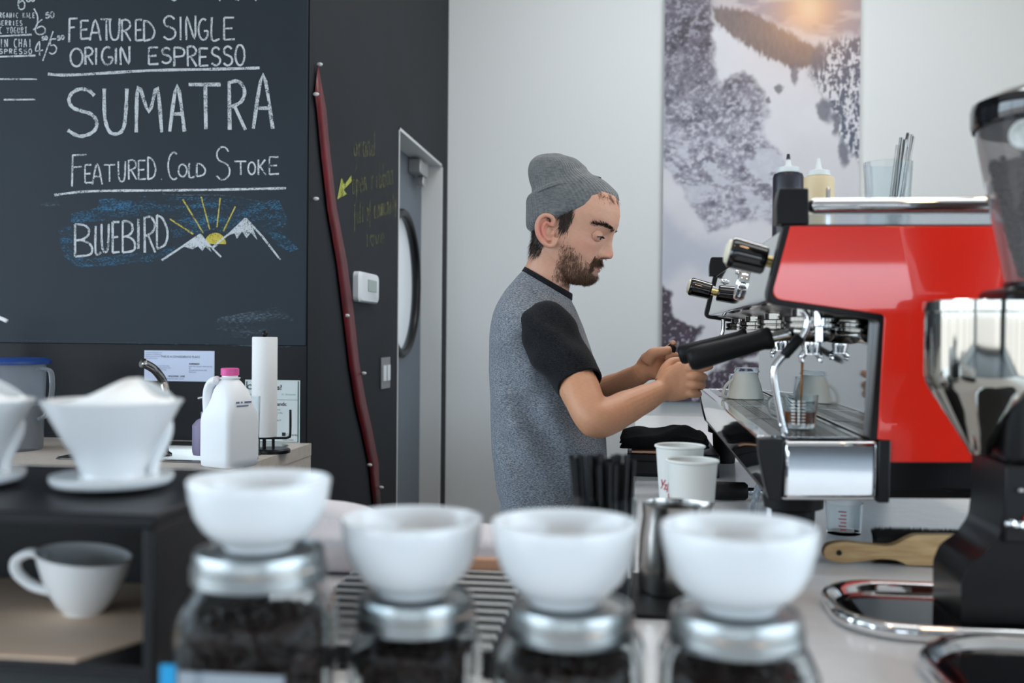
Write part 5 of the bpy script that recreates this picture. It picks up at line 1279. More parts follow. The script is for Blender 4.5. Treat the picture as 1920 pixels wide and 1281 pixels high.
for c_, rad_, it_ in ((P(1113, 775, 2.065), .072, 60), (P(1216, 690, 2.345), .034, 22), (P(1246, 728, 2.20), .026, 16)):
    c_ = Vector(c_)-Vector(person.location); vs_ = [v for v in bm_s.verts if (v.co-c_).length < rad_]
    for _ in range(it_): bmesh.ops.smooth_vert(bm_s, verts=vs_, factor=.5, use_axis_x=True, use_axis_y=True, use_axis_z=True)
bm_s.to_mesh(bme); bm_s.free()
nV = len(bme.vertices)
co = np.empty(nV*3, np.float32); bme.vertices.foreach_get('co', co); co = co.reshape(-1, 3)+np.array(person.location, np.float32)
# skin colour, with the red of lips and ears and the blue of the shave
rel = (co-np.array(O_))/PK
hx_, hy_, hz_ = rel@np.array(cf), rel@np.array(cl), rel@np.array(cu)
skin = np.tile(L((206, 158, 134)), (nV, 1))
nz = np.array([noise.noise(Vector(p)*60) for p in co[::1]]) if nV < 5000 else np.sin(co[:, 0]*310+3*np.sin(co[:, 2]*190))*np.sin(co[:, 2]*270+co[:, 1]*230)
skin = skin*(1+.025*nz[:, None])
inhead = (hz_ > -80) & (hz_ < 130) & (np.abs(hx_) < 110)
def mixc(m, c):
    global skin
    m = np.clip(m, 0, 1)*inhead; skin = skin*(1-m[:, None])+np.array(L(c))*m[:, None]
arm_ = np.clip((O_.z-.16-co[:, 2])/.12, 0, 1)[:, None]
skin = skin*(1-arm_)+np.array(L((206, 150, 116)))*(1+.03*nz[:, None])*arm_
def G(v, s): return np.exp(-(v/s)**2)
mixc(.55*G(hx_-hpx(1028, 436)[0]-10, 17)*G(hz_-hpx(1028, 436)[1], 24)*(np.abs(hy_) > 66), (214, 112, 104))
mixc(.30*G(np.abs(hy_)-40, 16)*G(hz_-2, 14)*(hx_ > 10), (208, 128, 112))
mixc(.45*G(hy_, 13)*G(hz_+1, 8)*(hx_ > 66), (206, 120, 104))
mixc(.95*G(hy_, 17)*(np.abs(hz_+30) < 9)*G(hz_+30, 7)*(hx_ > 52), (176, 88, 88))
mixc(.85*G(np.abs(hy_)-8, 4)*G(hz_+10.5, 2.4)*(hx_ > 60), (96, 52, 46))  # shade inside the nostrils, painted into the skin colour
mixc(.35*G(hx_-40, 14)*G(np.abs(hy_)-34, 14)*G(hz_-20, 5), (150, 98, 90))
beard_side = (hx_ > -12-0.15*hz_)*(hx_ < 60)*(hz_ < 18)*(hz_ > -76)
JL = np.clip((8-(hz_+.55*hx_))/26, 0, 1)*np.clip((hx_+9)/14, 0, 1)*(hz_ < 20)*np.clip((hz_+78)/8, 0, 1)
chin_ = (hx_ > 35)*(hz_ < -36)
mixc(.34*JL, (120, 92, 76)); mixc(.45*chin_*np.clip((-36-hz_)/8, 0, 1), (80, 60, 50))
mixc(.55*G(hz_+18.5, 5)*(np.abs(hy_) < 24)*(hx_ > 50), (84, 62, 50))
mixc(.80*(hx_ < -40)*(hz_ < 30)*np.clip((hz_+50)/20, 0, 1)*(np.abs(hy_) < 62), (46, 36, 32))
SBW = np.clip((hz_-3)/30, 0, 1); sbf = -4+4*SBW; sbr = -12-14*SBW
mixc(.80*np.clip((hx_-sbr)/5, 0, 1)*np.clip((sbf-hx_)/6, 0, 1)*np.clip((hz_-2)/14, 0, 1), (52, 40, 34))
ca = bme.color_attributes.new('skin', 'FLOAT_COLOR', 'POINT')
ca.data.foreach_set('color', np.concatenate([np.clip(skin, 0, 1), np.ones((nV, 1))], 1).astype(np.float32).ravel())
bme.polygons.foreach_set('use_smooth', [True]*len(bme.polygons))
bme.materials.append(vcol_mat('skin', 'skin', rough=.48, spec=.42, sss=.12, bump=.12, bscale=700))
bo = bpy.data.objects.new('body', bme); COL.objects.link(bo); bo.parent = person

# ---- eyes with lids
mat('eye_white', (214, 206, 200), .15, spec=.5); mat('iris', (66, 70, 60), .15, spec=.4); mat('lash', (34, 26, 24), .7)
mat('lid_skin', (200, 150, 128), .5, sss=.1)
for s in (-1, 1):
    ec = H(43.0, s*27.5, 25.0); er = PK*11.3
    gz = (cf*.90-cu*.40-cl*s*.02).normalized()
    ey = MB().sphere(ec, er, 28, 18).build('eye', 'eye_white', person, world=True, angle=180)
    qg = gz.to_track_quat('Z', 'Y').to_matrix()
    MB().lathe([(er*.52, er*.862), (er*.40, er*.935), (er*.2, er*.99), (0, er*1.005)], ec, 24, qg, cap0=False, cap1=False).build('iris', 'iris', person, world=True, angle=180)
    MB().lathe([(er*.22, er*.994), (0, er*1.013)], ec, 16, qg, cap0=False, cap1=False).build('pupil', 'lash', person, world=True, angle=180)
    def lid_pt(el, b, k=1.0): return ec+(cf*math.cos(R(b))*math.cos(R(el))+cl*math.sin(R(b))+cu*math.sin(R(el))*math.cos(R(b)))*er*k
    BB = list(range(-114, 115, 6))
    opening = lambda b: max(0.0, math.cos(R(max(-90, min(90, b*1.3)))))**.8
    up_edge = lambda b: -13+21*opening(b); lo_edge = lambda b: -11-20*opening(b)
    MB().loft([[lid_pt(lerp(up_edge(b), 100, (a/9)), b, 1.05+.05*(a < 1)) for b in BB] for a in range(10)], False, False, False).build('upper_eyelid', 'lid_skin', person, world=True, angle=180, solid=PK*1.2)
    MB().loft([[lid_pt(lerp(lo_edge(b), -110, (a/7)), b, 1.05+.03*(a < 1)) for b in BB] for a in range(8)], False, False, False).build('lower_eyelid', 'lid_skin', person, world=True, angle=180, solid=PK*1.2)
    lash = MB()
    for b in range(-66, 67, 6):
        p = lid_pt(up_edge(b), b, 1.13); q_ = p+(cf*math.cos(R(b))+cl*math.sin(R(b))-cu*.35).normalized()*PK*5.0; w = PK*.9
        lash.add([p-cl*w-cf*w*.3, p+cl*w+cf*w*.3, q_], [(0, 1, 2)]); lash.add([p-cu*w, p+cu*w, q_], [(0, 1, 2)])
    lash.build('eyelash', 'lash', person, world=True, smooth=False, merge=False)

# ---- strands of hair: short tapered triangles rooted on the body's surface
bvh = BVHTree.FromPolygons([Vector(p) for p in co.tolist()], [tuple(p.vertices) for p in bme.polygons]) if False else None
mat('hair_dark', (44, 34, 30), .5, spec=.35); mat('beard_brown', (112, 84, 64), .55, spec=.3, var=(66, 48, 38), vscale=400); mat('fringe_brown', (120, 74, 50), .5)
nrmv = np.empty(nV*3, np.float32)
bme.vertices.foreach_get('normal', nrmv) if False else None
vn = np.array([v.normal[:] for v in bme.vertices], np.float32) if nV < 2500000 else None
def strands(name, m, prob, n, ln, wd, flow, lift=.5, seed=1):
    """prob: weight per vertex; flow: direction the hair lies in; ln in head pixels."""
    rg_ = np.random.RandomState(seed); w = np.clip(prob, 0, 1)*inhead; idx = rg_.choice(nV, n, p=w/w.sum())
    b = MB(); V_, F_ = [], []
    for i in idx:
        p = Vector(co[i].tolist()); nn = Vector(vn[i].tolist())
        f = flow(hx_[i], hy_[i], hz_[i]); f = (f-nn*f.dot(nn)).normalized()
        d = (f+nn*lift*rg_.uniform(.5, 1.3)+Vector(rg_.normal(0, .22, 3).tolist())).normalized(); l = ln*PK*rg_.uniform(.6, 1.25)
        s_ = d.cross(nn).normalized()*(wd*PK*.5); jit = Vector(rg_.normal(0, PK*.5, 3).tolist()); p = p+jit-nn*PK*.6
        mid = p+d*l*.55+nn*PK*.2; e = p+d*l+(f-nn*.3)*l*.2
        o = len(V_); V_ += [p-s_, p+s_, mid-s_*.8, mid+s_*.8, e]; F_ += [(o, o+1, o+3, o+2), (o+2, o+3, o+4)]
    b.v = V_; b.f = F_
    return b.build(name, m, person, world=True, smooth=False, merge=False)
down = lambda x, y, z: -cu+cf*.25
strands('beard', 'beard_brown', JL**1.5*.55*(hx_ < 48)*(np.abs(hy_) > 10)+1.0*chin_*np.clip((-40-hz_)/6, 0, 1)+.45*(hz_ < -60)*(hx_ > 10), 4800, 8.0, .75, lambda x, y, z: -cu+cf*(.1 if x < 40 else .35), .42)
strands('moustache', 'beard_brown', (G(hz_+18.5, 4.6)*(np.abs(hy_) < 25)*(hx_ > 46)).astype(float)+.8*G(hz_+30, 9)*G(np.abs(hy_)-23, 3)*(hx_ > 40), 1700, 8, .9, lambda x, y, z: -cu*.9+cl*(.7 if y > 0 else -.7), .45, 2)
brow = G(hz_-np.interp(np.abs(hy_), [8, 20, 35, 47], [42.0, 45.5, 47, 41]), 2.1)*(np.abs(hy_) > 9)*(np.abs(hy_) < 46)*(hx_ > 30)
strands('eyebrow', 'hair_dark', brow*(hy_ < 0), 430, 7.0, .8, lambda x, y, z: -cl+cu*.25, .3, 3)
strands('eyebrow', 'hair_dark', brow*(hy_ > 0), 380, 7.0, .8, lambda x, y, z: cl+cu*.25, .3, 4)
strands('hair', 'hair_dark', 1.0*(hx_ < -40)*(hz_ < 40)*np.clip((hz_+50)/24, 0, 1)*(np.abs(hy_) < 63)+1.0*np.clip((hx_-sbr)/4, 0, 1)*np.clip((sbf-hx_)/5, 0, 1)*np.clip((hz_-0)/10, 0, 1)*(hz_ < 62)*(np.abs(hy_) > 45)*(np.abs(hy_) < 63.5), 5200, 13, 1.1, lambda x, y, z: -cu-cf*.12, .25, 5)
strands('fringe', 'fringe_brown', G(hz_-99, 4)*(np.abs(hy_) < 42)*(hx_ > 20), 260, 10, .9, lambda x, y, z: -cu+cl*.8*math.sin(y*.4), .25, 6)

# ---- beanie
def knit(name, rgb, rgb2, scale):
    m = mat(name, rgb, .95, spec=.1, sheen=.35, var=rgb2, vscale=90, vdetail=8, vstretch=(1, 1, 3.5))
    nt = m.node_tree; tc = nt.nodes.new('ShaderNodeTexCoord'); uvn = nt.nodes.new('ShaderNodeAttribute'); uvn.attribute_name = 'rib'
    wv_ = nt.nodes.new('ShaderNodeMath'); wv_.operation = 'SINE'; ml = nt.nodes.new('ShaderNodeMath'); ml.operation = 'MULTIPLY'; ml.inputs[1].default_value = scale
    nt.links.new(uvn.outputs['Fac'], ml.inputs[0]); nt.links.new(ml.outputs[0], wv_.inputs[0])
    n = nt.nodes.new('ShaderNodeTexNoise'); n.inputs['Scale'].default_value = 600; nt.links.new(tc.outputs['Object'], n.inputs['Vector'])
    ad = nt.nodes.new('ShaderNodeMath'); nt.links.new(wv_.outputs[0], ad.inputs[0]); nt.links.new(n.outputs['Fac'], ad.inputs[1])
    bp = nt.nodes.new('ShaderNodeBump'); bp.inputs['Strength'].default_value = .55; bp.inputs['Distance'].default_value = .0012
    nt.links.new(ad.outputs[0], bp.inputs['Height']); nt.links.new(bp.outputs[0], nt.nodes['Principled BSDF'].inputs['Normal'])
knit('beanie_knit', (118, 121, 121), (92, 96, 98), 2*PI*70)
hat = [((1001, 437), (1158, 377), 60), ((994, 434), (1159, 376), 65), ((989.5, 428), (1159.5, 371), 68), ((988.5, 412), (1156, 361), 69), ((988.5, 394), (1142, 346), 68), ((989.5, 380), (1126, 334), 66.5), ((992, 373), (1119, 331), 64), ((997, 368), (1112, 328.5), 61.5),
       ((997.5, 357), (1105, 324), 59.5), ((996, 346), (1100, 319), 57), ((993, 334), (1097, 312), 54), ((991, 323), (1089, 303), 49), ((994, 311), (1078, 297), 42), ((1001, 301), (1064, 293), 32), ((1012, 293.5), (1052, 289.5), 21), ((1026, 290), (1044, 288.5), 9)]
def hat_ring(A, B, w, n=72):
    A, B = P(*A, PYM), P(*B, PYM); c = (A+B)/2; h = (B-A)/2
    return [c+h*math.cos(2*PI*i/n)+Vector((math.sin(YAW), math.cos(YAW), 0))*(w*PK)*math.copysign(abs(math.sin(2*PI*i/n))**.92, math.sin(2*PI*i/n)) for i in range(n)]
def refine(sec, n=4):
    out = []
    A = smooth_path([Vector(a+(0,)) for a, _, _ in sec], n); B = smooth_path([Vector(b+(0,)) for _, b, _ in sec], n); W = smooth_path([Vector((w, 0, 0)) for _, _, w in sec], n)
    return [((a.x, a.y), (b.x, b.y), w.x) for a, b, w in zip(A, B, W)]
def ribbed(mb, name, nring, m, parent):
    o = mb.build(name, m, parent, world=True, angle=180, merge=False)
    at = o.data.attributes.new('rib', 'FLOAT', 'POINT'); nn = len(o.data.vertices)
    at.data.foreach_set('value', [(i % nring)/nring for i in range(nn)]); return o
def wrinkle(rings, amp, fr):
    for j, r in enumerate(rings):
        c = sum(r, Vector())/len(r)
        for i, p in enumerate(r):
            r[i] = p+(p-c).normalized()*amp*noise.noise(p*fr)
    return rings
beanie = ribbed(MB().loft(wrinkle([hat_ring(*q) for q in refine(hat[5:])], .006, 28), False, True), 'beanie', 72, 'beanie_knit', person)
ribbed(MB().loft(wrinkle([hat_ring(*q) for q in refine(hat[:7])], .0015, 30)+[hat_ring((1000, 374), (1112, 334), 60)], False, False), 'cuff', 72, 'beanie_knit', beanie)
beanie.children[0].location = Vector(person.location)*0 if True else None

# ---- t-shirt: grey body, black sleeves and collar
def heather(name, a, b):
    m = mat(name, a, .95, spec=.12, sheen=.08); nt = m.node_tree; bs = nt.nodes['Principled BSDF']
    tc = nt.nodes.new('ShaderNodeTexCoord'); mp = nt.nodes.new('ShaderNodeMapping'); mp.inputs['Scale'].default_value = (.7, .7, 3.2); mp.inputs['Rotation'].default_value = (0, R(12), 0)
    n = nt.nodes.new('ShaderNodeTexNoise'); n.inputs['Scale'].default_value = 290; n.inputs['Detail'].default_value = 3
    r = nt.nodes.new('ShaderNodeValToRGB'); r.color_ramp.elements[0].position = .38; r.color_ramp.elements[1].position = .64
    r.color_ramp.elements[0].color = col4(a); r.color_ramp.elements[1].color = col4(b)
    nt.links.new(tc.outputs['Object'], mp.inputs[0]); nt.links.new(mp.outputs[0], n.inputs['Vector']); nt.links.new(n.outputs['Fac'], r.inputs[0]); nt.links.new(r.outputs[0], bs.inputs['Base Color'])
    n2 = nt.nodes.new('ShaderNodeTexNoise'); n2.inputs['Scale'].default_value = 500; nt.links.new(tc.outputs['Object'], n2.inputs['Vector'])
    bp = nt.nodes.new('ShaderNodeBump'); bp.inputs['Strength'].default_value = .3; bp.inputs['Distance'].default_value = .001
    nt.links.new(n2.outputs['Fac'], bp.inputs['Height']); nt.links.new(bp.outputs[0], bs.inputs['Normal'])
heather('shirt_grey', (84, 91, 100), (158, 163, 170)); heather('sleeve_black', (15, 16, 18), (38, 39, 43))
SH = [((938, 1040), (1142, 1040), .158), ((934, 1000), (1142, 1000), .157), ((935, 970), (1141, 970), .155), ((942, 944), (1140, 944), .153), ((935, 918), (1139, 915), .152), ((930, 885), (1138, 880), .153), ((926, 840), (1136, 835), .156), ((923.5, 795), (1133, 790), .160),
      ((922, 745), (1126, 740), .166), ((921.5, 700), (1118, 700), .174), ((921.5, 660), (1110, 665), .182), ((922.5, 628), (1101, 638), .190), ((926.5, 602), (1093, 615), .193), ((932, 581), (1086, 598), .186), ((941, 561), (1080, 584), .165), ((952, 543), (1076, 575), .135), ((964, 528), (1073, 570), .104), ((974, 516), (1071.5, 566), .082), ((981, 509), (1070.5, 563), .070)]
def shirt_ring(A, B, w, n=96, pw=.86):
    A, B = P(*A, PYM), P(*B, PYM); c = (A+B)/2; h = (B-A)/2
    return [c+h*math.copysign(abs(math.cos(2*PI*i/n))**pw, math.cos(2*PI*i/n))+Vector((0, 1, 0))*w*math.copysign(abs(math.sin(2*PI*i/n))**pw, math.sin(2*PI*i/n)) for i in range(n)]
rings = [shirt_ring(*q) for q in refine(SH, 5)]
for j, r in enumerate(rings):
    t = j/len(rings)
    for i, p in enumerate(r):
        a = 2*PI*i/96; fr = max(0, 1-t*1.6)
        fold = .008*fr*math.sin(2.0*(p.z*22+p.x*13)+4*noise.noise(p*6))+.009*noise.noise(Vector((p.x*7, p.y*5, p.z*5)))*(1-t*.7)
        drag = .010*math.sin((p.x-.05)*60+(p.z)*38)*max(0, 1-abs(p.z-1.05)/.22)*(1 if p.y < PYM else .5)
        crs = .016*(.28-abs(noise.noise(Vector((p.x*7+p.z*4, p.y*4, p.z*10-p.x*6)))))*min(1, max(0, (1.5-p.z)/.25))
        drag += crs
        edge_ = 1-abs(math.cos(a))**6
        r[i] = p+Vector((.25*math.cos(a), math.sin(a), 0)).normalized()*((fold+drag)*edge_)
shirt = MB().loft(rings, False, False).build('t_shirt', 'shirt_grey', person, world=True, angle=180, solid=.002)
cr = [shirt_ring((980, 509.5), (1071, 564), .0715, 96, 1), shirt_ring((978.5, 508.5), (1073, 563), .0722, 96, 1), shirt_ring((983, 502), (1073.5, 553), .0685, 96, 1), shirt_ring((984, 500), (1073, 550.5), .0670, 96, 1), shirt_ring((985.5, 502), (1071, 551.5), .0655, 96, 1)]
MB().loft(cr, False, False).build('collar', 'sleeve_black', person, world=True, angle=180)
def sleeve(cs, Vflip=1):
    A_ = smooth_path([P(c[0], c[1], c[2]) for c in cs], 5); Wd = smooth_path([Vector((M(c[3], c[2]), c[4], 0)) for c in cs], 5); rg = []
    for i, p in enumerate(A_):
        t = (A_[min(i+1, len(A_)-1)]-A_[max(i-1, 0)]).normalized(); v = Vector((0, 1, 0)); v = (v-t*v.dot(t)).normalized(); u = t.cross(v)
        rg.append([p+u*Wd[i].x*math.cos(2*PI*k/48)+v*Wd[i].y*math.sin(2*PI*k/48) for k in range(48)])
    for j, r in enumerate(rg):
        for i, p in enumerate(r):
            c = A_[j]; r[i] = p+(p-c).normalized()*(.006*noise.noise(Vector((p.x*16, p.y*10, p.z*22)))+.0035*math.sin(p.z*85+p.x*55))*min(1, j/6)
    last = [lerp(A_[-1], p, .93) for p in rg[-1]]; last2 = [lerp(A_[-3], p, .93) for p in rg[-3]]
    return MB().loft(rg+[last, last2], True, False).build('sleeve', 'sleeve_black', person, world=True, angle=180)
sleeve([(1006, 590, 2.265, 20, .020), (1010, 596, 2.25, 36, .040), (1018, 608, 2.232, 47, .053), (1034, 634, 2.208, 54, .060), (1056, 674, 2.168, 53, .059), (1076, 708, 2.132, 47, .053), (1085.5, 724, 2.115, 43.5, .050)])
sleeve([(1010, 596, 2.54, 30, .03), (1020, 612, 2.56, 44, .05), (1036, 640, 2.58, 48, .057), (1058, 690, 2.60, 46, .055), (1076, 726, 2.62, 41, .05)])
# ---- trousers and shoes
mat('denim', (38, 42, 54), .85, spec=.2, var=(48, 53, 66), vscale=120); mat('shoe', (30, 30, 32), .6)
tm = MB()
tm.loft([shirt_ring((940, 990), (1134, 990), .148), shirt_ring((936, 1040), (1136, 1040), .152), shirt_ring((938, 1090), (1130, 1090), .156), shirt_ring((950, 1120), (1118, 1120), .15)], False, True)
for s in (-1, 1):
    tm.tube(smooth_path(leg_pts(s), 5), [.108]*6+[.096]*4+[.080]*4+[.074]*4+[.066]*3, 24)
tm.build('trousers', 'denim', person, world=True, angle=180)
for s in (-1, 1):
    MB().tube(smooth_path([Vector((base.x-.09, PYM+s*.108, .048)), Vector((base.x-.05, PYM+s*.11, .050)), Vector((base.x+.04, PYM+s*.12, .048)), Vector((base.x+.13, PYM+s*.125, .040)), Vector((base.x+.185, PYM+s*.127, .036))], 5), [.030]*2+[.046]*10+[.045]*5+[.038]*3+[.02], 18).build('shoe', 'shoe', person, world=True, angle=180)
# ---- the dark object he grips
tp = thing('tamper', 'dark handled tool gripped in the left hand of the person beside the portafilter grips', 'tool', tuple(P(1257, 660, 2.345)))
MB().tube([P(1253, 672, 2.345), P(1256, 664, 2.345), P(1260, 652, 2.345), P(1262, 648, 2.345)], [.0085, .0105, .0105, .008], 16).build('grip', 'black_rubber', tp, world=True)
# ================================================================== the sink counter at the left
LZ = CAM.z-.330
LX1 = P(585, 860, BY).x
LY0, LY1 = 2.25, BY-.007
bx0, bx1, by0, by1 = PZ(12, 884, LZ).x, PZ(335, 896, LZ).x, 2.38, 2.70
ct = thing('sink_counter', 'beige counter with an inset steel sink under the chalkboard', 'counter', (-1.8, 2.55, 0))
t = MB()
for a_, b_ in (((-3.6, LY0), (bx0, LY1)), ((bx1, LY0), (LX1, LY1)), ((bx0, LY0), (bx1, by0)), ((bx0, by1), (bx1, LY1))):
    t.box((a_[0], a_[1], LZ-.035), (b_[0], b_[1], LZ))
t.build('worktop', 'beige_top', ct, world=True)
MB().box((-3.55, LY0+.05, 0), (LX1-.003, LY1, LZ-.22)).box((LX1-.02, LY0+.02, LZ-.22), (LX1-.0015, LY1, LZ-.035)).build('base_cabinet', 'beige_top', ct, world=True)
MB().box((-3.55, LY0+.05, LZ-.22), (LX1-.02, LY0+.07, LZ-.035)).build('front_panel', 'beige_top', ct, world=True)
sk = MB()
fl = lambda z, g: [Vector((bx0-g, by0-g, z)), Vector((bx1+g, by0-g, z)), Vector((bx1+g, by1+g, z)), Vector((bx0-g, by1+g, z))]
def rr3(x0, y0, x1, y1, z, r): return [Vector(((x0+x1)/2+p[0], (y0+y1)/2+p[1], z)) for p in rrect((x1-x0)/2, (y1-y0)/2, r, 6)]
sk.loft([rr3(bx0-.025, by0-.02, bx1+.025, by1+.09, LZ+.0005, .03), rr3(bx0-.022, by0-.017, bx1+.022, by1+.087, LZ+.004, .03), rr3(bx0+.012, by0+.012, bx1-.012, by1-.012, LZ+.003, .05), rr3(bx0+.016, by0+.016, bx1-.016, by1-.016, LZ-.012, .05), rr3(bx0+.025, by0+.025, bx1-.025, by1-.025, LZ-.17, .05), rr3(bx0+.05, by0+.05, bx1-.05, by1-.05, LZ-.18, .05)], False, True)
sink = thing('sink', 'stainless steel sink basin set into the beige counter', 'sink', ((bx0+bx1)/2, (by0+by1)/2, LZ))
sk.build('basin', 'steel', sink, world=True)
MB().lathe([(0, .002), (.04, .002), (.042, 0)], ((bx0+bx1)/2, (by0+by1)/2, LZ-.18), 24).build('drain', 'steel_satin', sink, world=True)
# tap
fb = PZ(303, 855, LZ+.004); fy = fb.y
ft = thing('tap', 'dark steel gooseneck tap behind the sink with its spout in front of the note', 'tap', (fb.x, fy, LZ+.004))
MB().lathe([(.026, 0), (.026, .006), (.018, .012), (.0155, .05), (.012, .055)], n=24).build('tap_base', 'steel', ft)
q = lambda px, py, dy=0: P(px, py, fy-dy)-Vector(ft.location)
MB().tube(smooth_path([q(303, 850), q(306, 790), q(311, 740), q(304, 712), q(288, 692, .06), q(268, 681, .10)], 8), [.011]*40+[.0125]*1, 14).build('spout', 'steel', ft, angle=180)
# soap pump bottle
so = PZ(384, 853, LZ+.004)
sp_ = thing('soap_dispenser', 'lilac grey soap bottle with pump partly behind the milk jug', 'soap dispenser', (so.x, so.y, LZ+.0045))
k = M(1, so.y)
MB().lathe([(0, 0), (k*22, 0), (k*24, .01), (k*24, k*58), (k*16, k*68), (k*8, k*72), (k*8, k*84), (0, k*84)], n=32).build('bottle_body', 'lilac_plastic', sp_)
MB().tube(smooth_path([(0, 0, k*82), (0, 0, k*108), (-k*5, 0, k*112), (-k*14, 0, k*110)], 5), k*3.2, 10).build('pump', 'steel_satin', sp_, angle=180)
# milk jug
jb = PZ(430, 874, LZ); jk = M(1, jb.y)
jug = thing('milk_jug', 'white plastic milk jug with a pink cap on the sink counter', 'milk jug', (jb.x, jb.y, LZ), R(-24))
JH = P(430, 703, jb.y).z-LZ
rings = []
for hw_, z_, q_, ox_ in ((37, 0, .35, 0), (41, .02, .3, 0), (42, .10, .28, 0), (42, .50, .28, 0), (41, .58, .32, 1), (36, .66, .4, 6), (32, .74, .5, 8), (28, .84, .65, 5), (22, .92, .95, 1), (16, .955, .999, 0), (15, 1.0, .999, 0)):
    rings.append([Vector((p[0]+jk*ox_, p[1]-jk*ox_*.4, JH*z_)) for p in rrect(jk*hw_, jk*hw_, jk*hw_*q_, 5)])
body = MB().loft(rings)
body.build('jug_body', 'milk_plastic', jug, angle=60, bevel=0)
# grip: a flat bridge with a finger hole, at the left corner
gp = [(-34, 104), (-40, 120), (-42, 140), (-40, 156), (-34, 166), (-18, 172), (-6, 172), (-2, 150), (-6, 120), (-14, 108)]
gp = smooth_path([Vector((a, 0, b)) for a, b in [(-33, 92), (-34, 108), (-35, 128), (-32, 146), (-23, 158), (-10, 162)]], 6)
MB().tube([Vector((p.x*jk*1.06, -p.x*0-jk*22, p.z*jk*JH/(jk*172))) for p in gp], jk*9, 14, flat=(1.0, 1.2)).build('grip', 'milk_plastic', jug, angle=180)
MB().lathe([(jk*15.5, JH-.002), (jk*17.5, JH), (jk*17.5, JH+jk*12), (jk*15, JH+jk*13.5), (0, JH+jk*13.5)], n=32).build('cap', 'pink_cap', jug)
MB().lathe([(jk*19.5, JH-jk*8), (jk*20.5, JH-jk*5), (jk*15, JH-jk*4)], n=32).build('neck_ring', 'milk_plastic', jug)
s = Strokes(lambda x, y: Vector((x, 0, y)), Vector((0, -1, 0))); s.m = MB()
for i, (a_, b_) in enumerate(((0, 9), (13, 17), (22, 40))): s.m.box((jk*(42.4), jk*(-24+a_), JH*.70), (jk*42.7, jk*(-24+b_), JH*.72))
s.m.box((jk*42.4, -jk*22, JH*.665), (jk*42.7, jk*8, JH*.68))
s.m.build('date_stamp', 'ink_grey', jug, smooth=False)
# tumbler behind the jug
tb = PZ(470, 862, LZ); tk_ = M(1, tb.y)
tag(MB().lathe([(tk_*13, 0), (tk_*15, .003), (tk_*18, tk_*124), (tk_*17, tk_*124), (tk_*13.6, .006), (0, .006)], n=32).build('tall_glass', 'thin_glass', None, loc=(tb.x, tb.y, LZ)), 'tall clear glass standing between the milk jug and the paper towel roll', 'glass')
# paper towel holder
hb = PZ(511, 849, LZ); hk = M(1, hb.y)
hd = thing('paper_towel_holder', 'black wire paper towel holder with a round base', 'towel holder', (hb.x, hb.y, LZ))
MB().lathe([(0, 0), (hk*34, 0), (hk*34, hk*6), (hk*31, hk*9), (0, hk*9)], n=40).build('base', 'black_plastic', hd)
rz0 = P(500, 820, hb.y).z-LZ; rz1 = P(500, 632, hb.y).z-LZ; rxc = P(496, 740, hb.y).x-hb.x
MB().tube([(rxc, 0, hk*8), (rxc, 0, rz1+.008)], .005, 10).sphere((rxc, 0, rz1+.008), .009, 12, 8).build('centre_rod', 'black_plastic', hd)
for dx in (-26, 4):
    MB().tube([(hk*dx, -.01, hk*8), (hk*dx, -.01, rz0)], hk*3, 8).build('leg', 'black_plastic', hd)
MB().tube(smooth_path([(-hk*26, -.01, rz0-.002), (hk*20, -.01, rz0), (hk*34, -.01, rz0+.002), (hk*38, -.01, rz0+.012), (hk*38, -.01, P(549, 768, hb.y).z-LZ)], 6), hk*2.4, 10).build('side_arm', 'black_plastic', hd, angle=180)
rl = MB().lathe([(.012, rz0+.002), (hk*23.5, rz0+.002), (hk*24.2, rz0+.006), (hk*24.2, rz1-.004), (hk*23.5, rz1), (.012, rz1), (.012, rz0+.002)], n=48, cap0=False, cap1=False).build('paper_towel_roll', 'paper_towel', None, loc=(hb.x+rxc, hb.y, LZ))
tag(rl, 'white roll of paper towel upright on the black wire holder', 'paper towel roll')
# notice and hand washing sign on the panel behind
NY = BY-.0065
def sheet(name, label, cat, px0, py0, px1, py1, m):
    a_, b_ = P(px0, py0, NY), P(px1, py1, NY)
    o = thing(name, label, cat, ((a_.x+b_.x)/2, NY, b_.z))
    MB().box((a_.x, NY-.001, b_.z), (b_.x, NY, a_.z)).build('sheet', m, o, world=True)
    return o, a_, b_
nt_, a_, b_ = sheet('paper_notice', 'pale blue-white printed notice taped to the black panel above the sink', 'notice', 271, 657, 402, 716, 'note_paper')
def line_text(o, px, py, body, hpx, m, w=0.0, align='LEFT'):
    p = P(px, py, NY-.0016); textmesh('printed_text', body, M(hpx, NY)*1.35, m, o, p, align=align, weight=w)
line_text(nt_, 338, 671, 'THIS IS A CONSIDERATE PLACE', 4.3, 'ink_dark', 0, 'CENTER')
for i, tx in enumerate(('notice to all guests and', 'members of staff here', 'please read this first', 'and ask if unsure')): line_text(nt_, 273, 662+i*3.6, tx, 2.7, 'ink_grey')
for i, tx in enumerate(('rinse and stack the cups', 'wipe the taps and the sink', 'empty the filter bins', 'close the lids')): line_text(nt_, 284, 687+i*3.6, tx, 2.8, 'ink_grey')
line_text(nt_, 354, 684, 'REMEMBER', 3.4, 'ink_dark', .0001)
for i, tx in enumerate(('leave the counter clean and dry', 'for', 'the next person on shift', 'thank you')): line_text(nt_, 354, 688+i*3.6, tx, 2.8, 'ink_grey')
line_text(nt_, 315, 707, 'HOLDING  LINE', 3.6, 'ink_dark', .0001); line_text(nt_, 302, 711, 'to be kept with the daily records', 2.6, 'ink_grey')
sg, a_, b_ = sheet('hand_washing_sign', 'white hand washing sign with black lettering behind the paper towel roll', 'sign', 460, 712, 562, 832, 'sign_paper')
fr = MB()
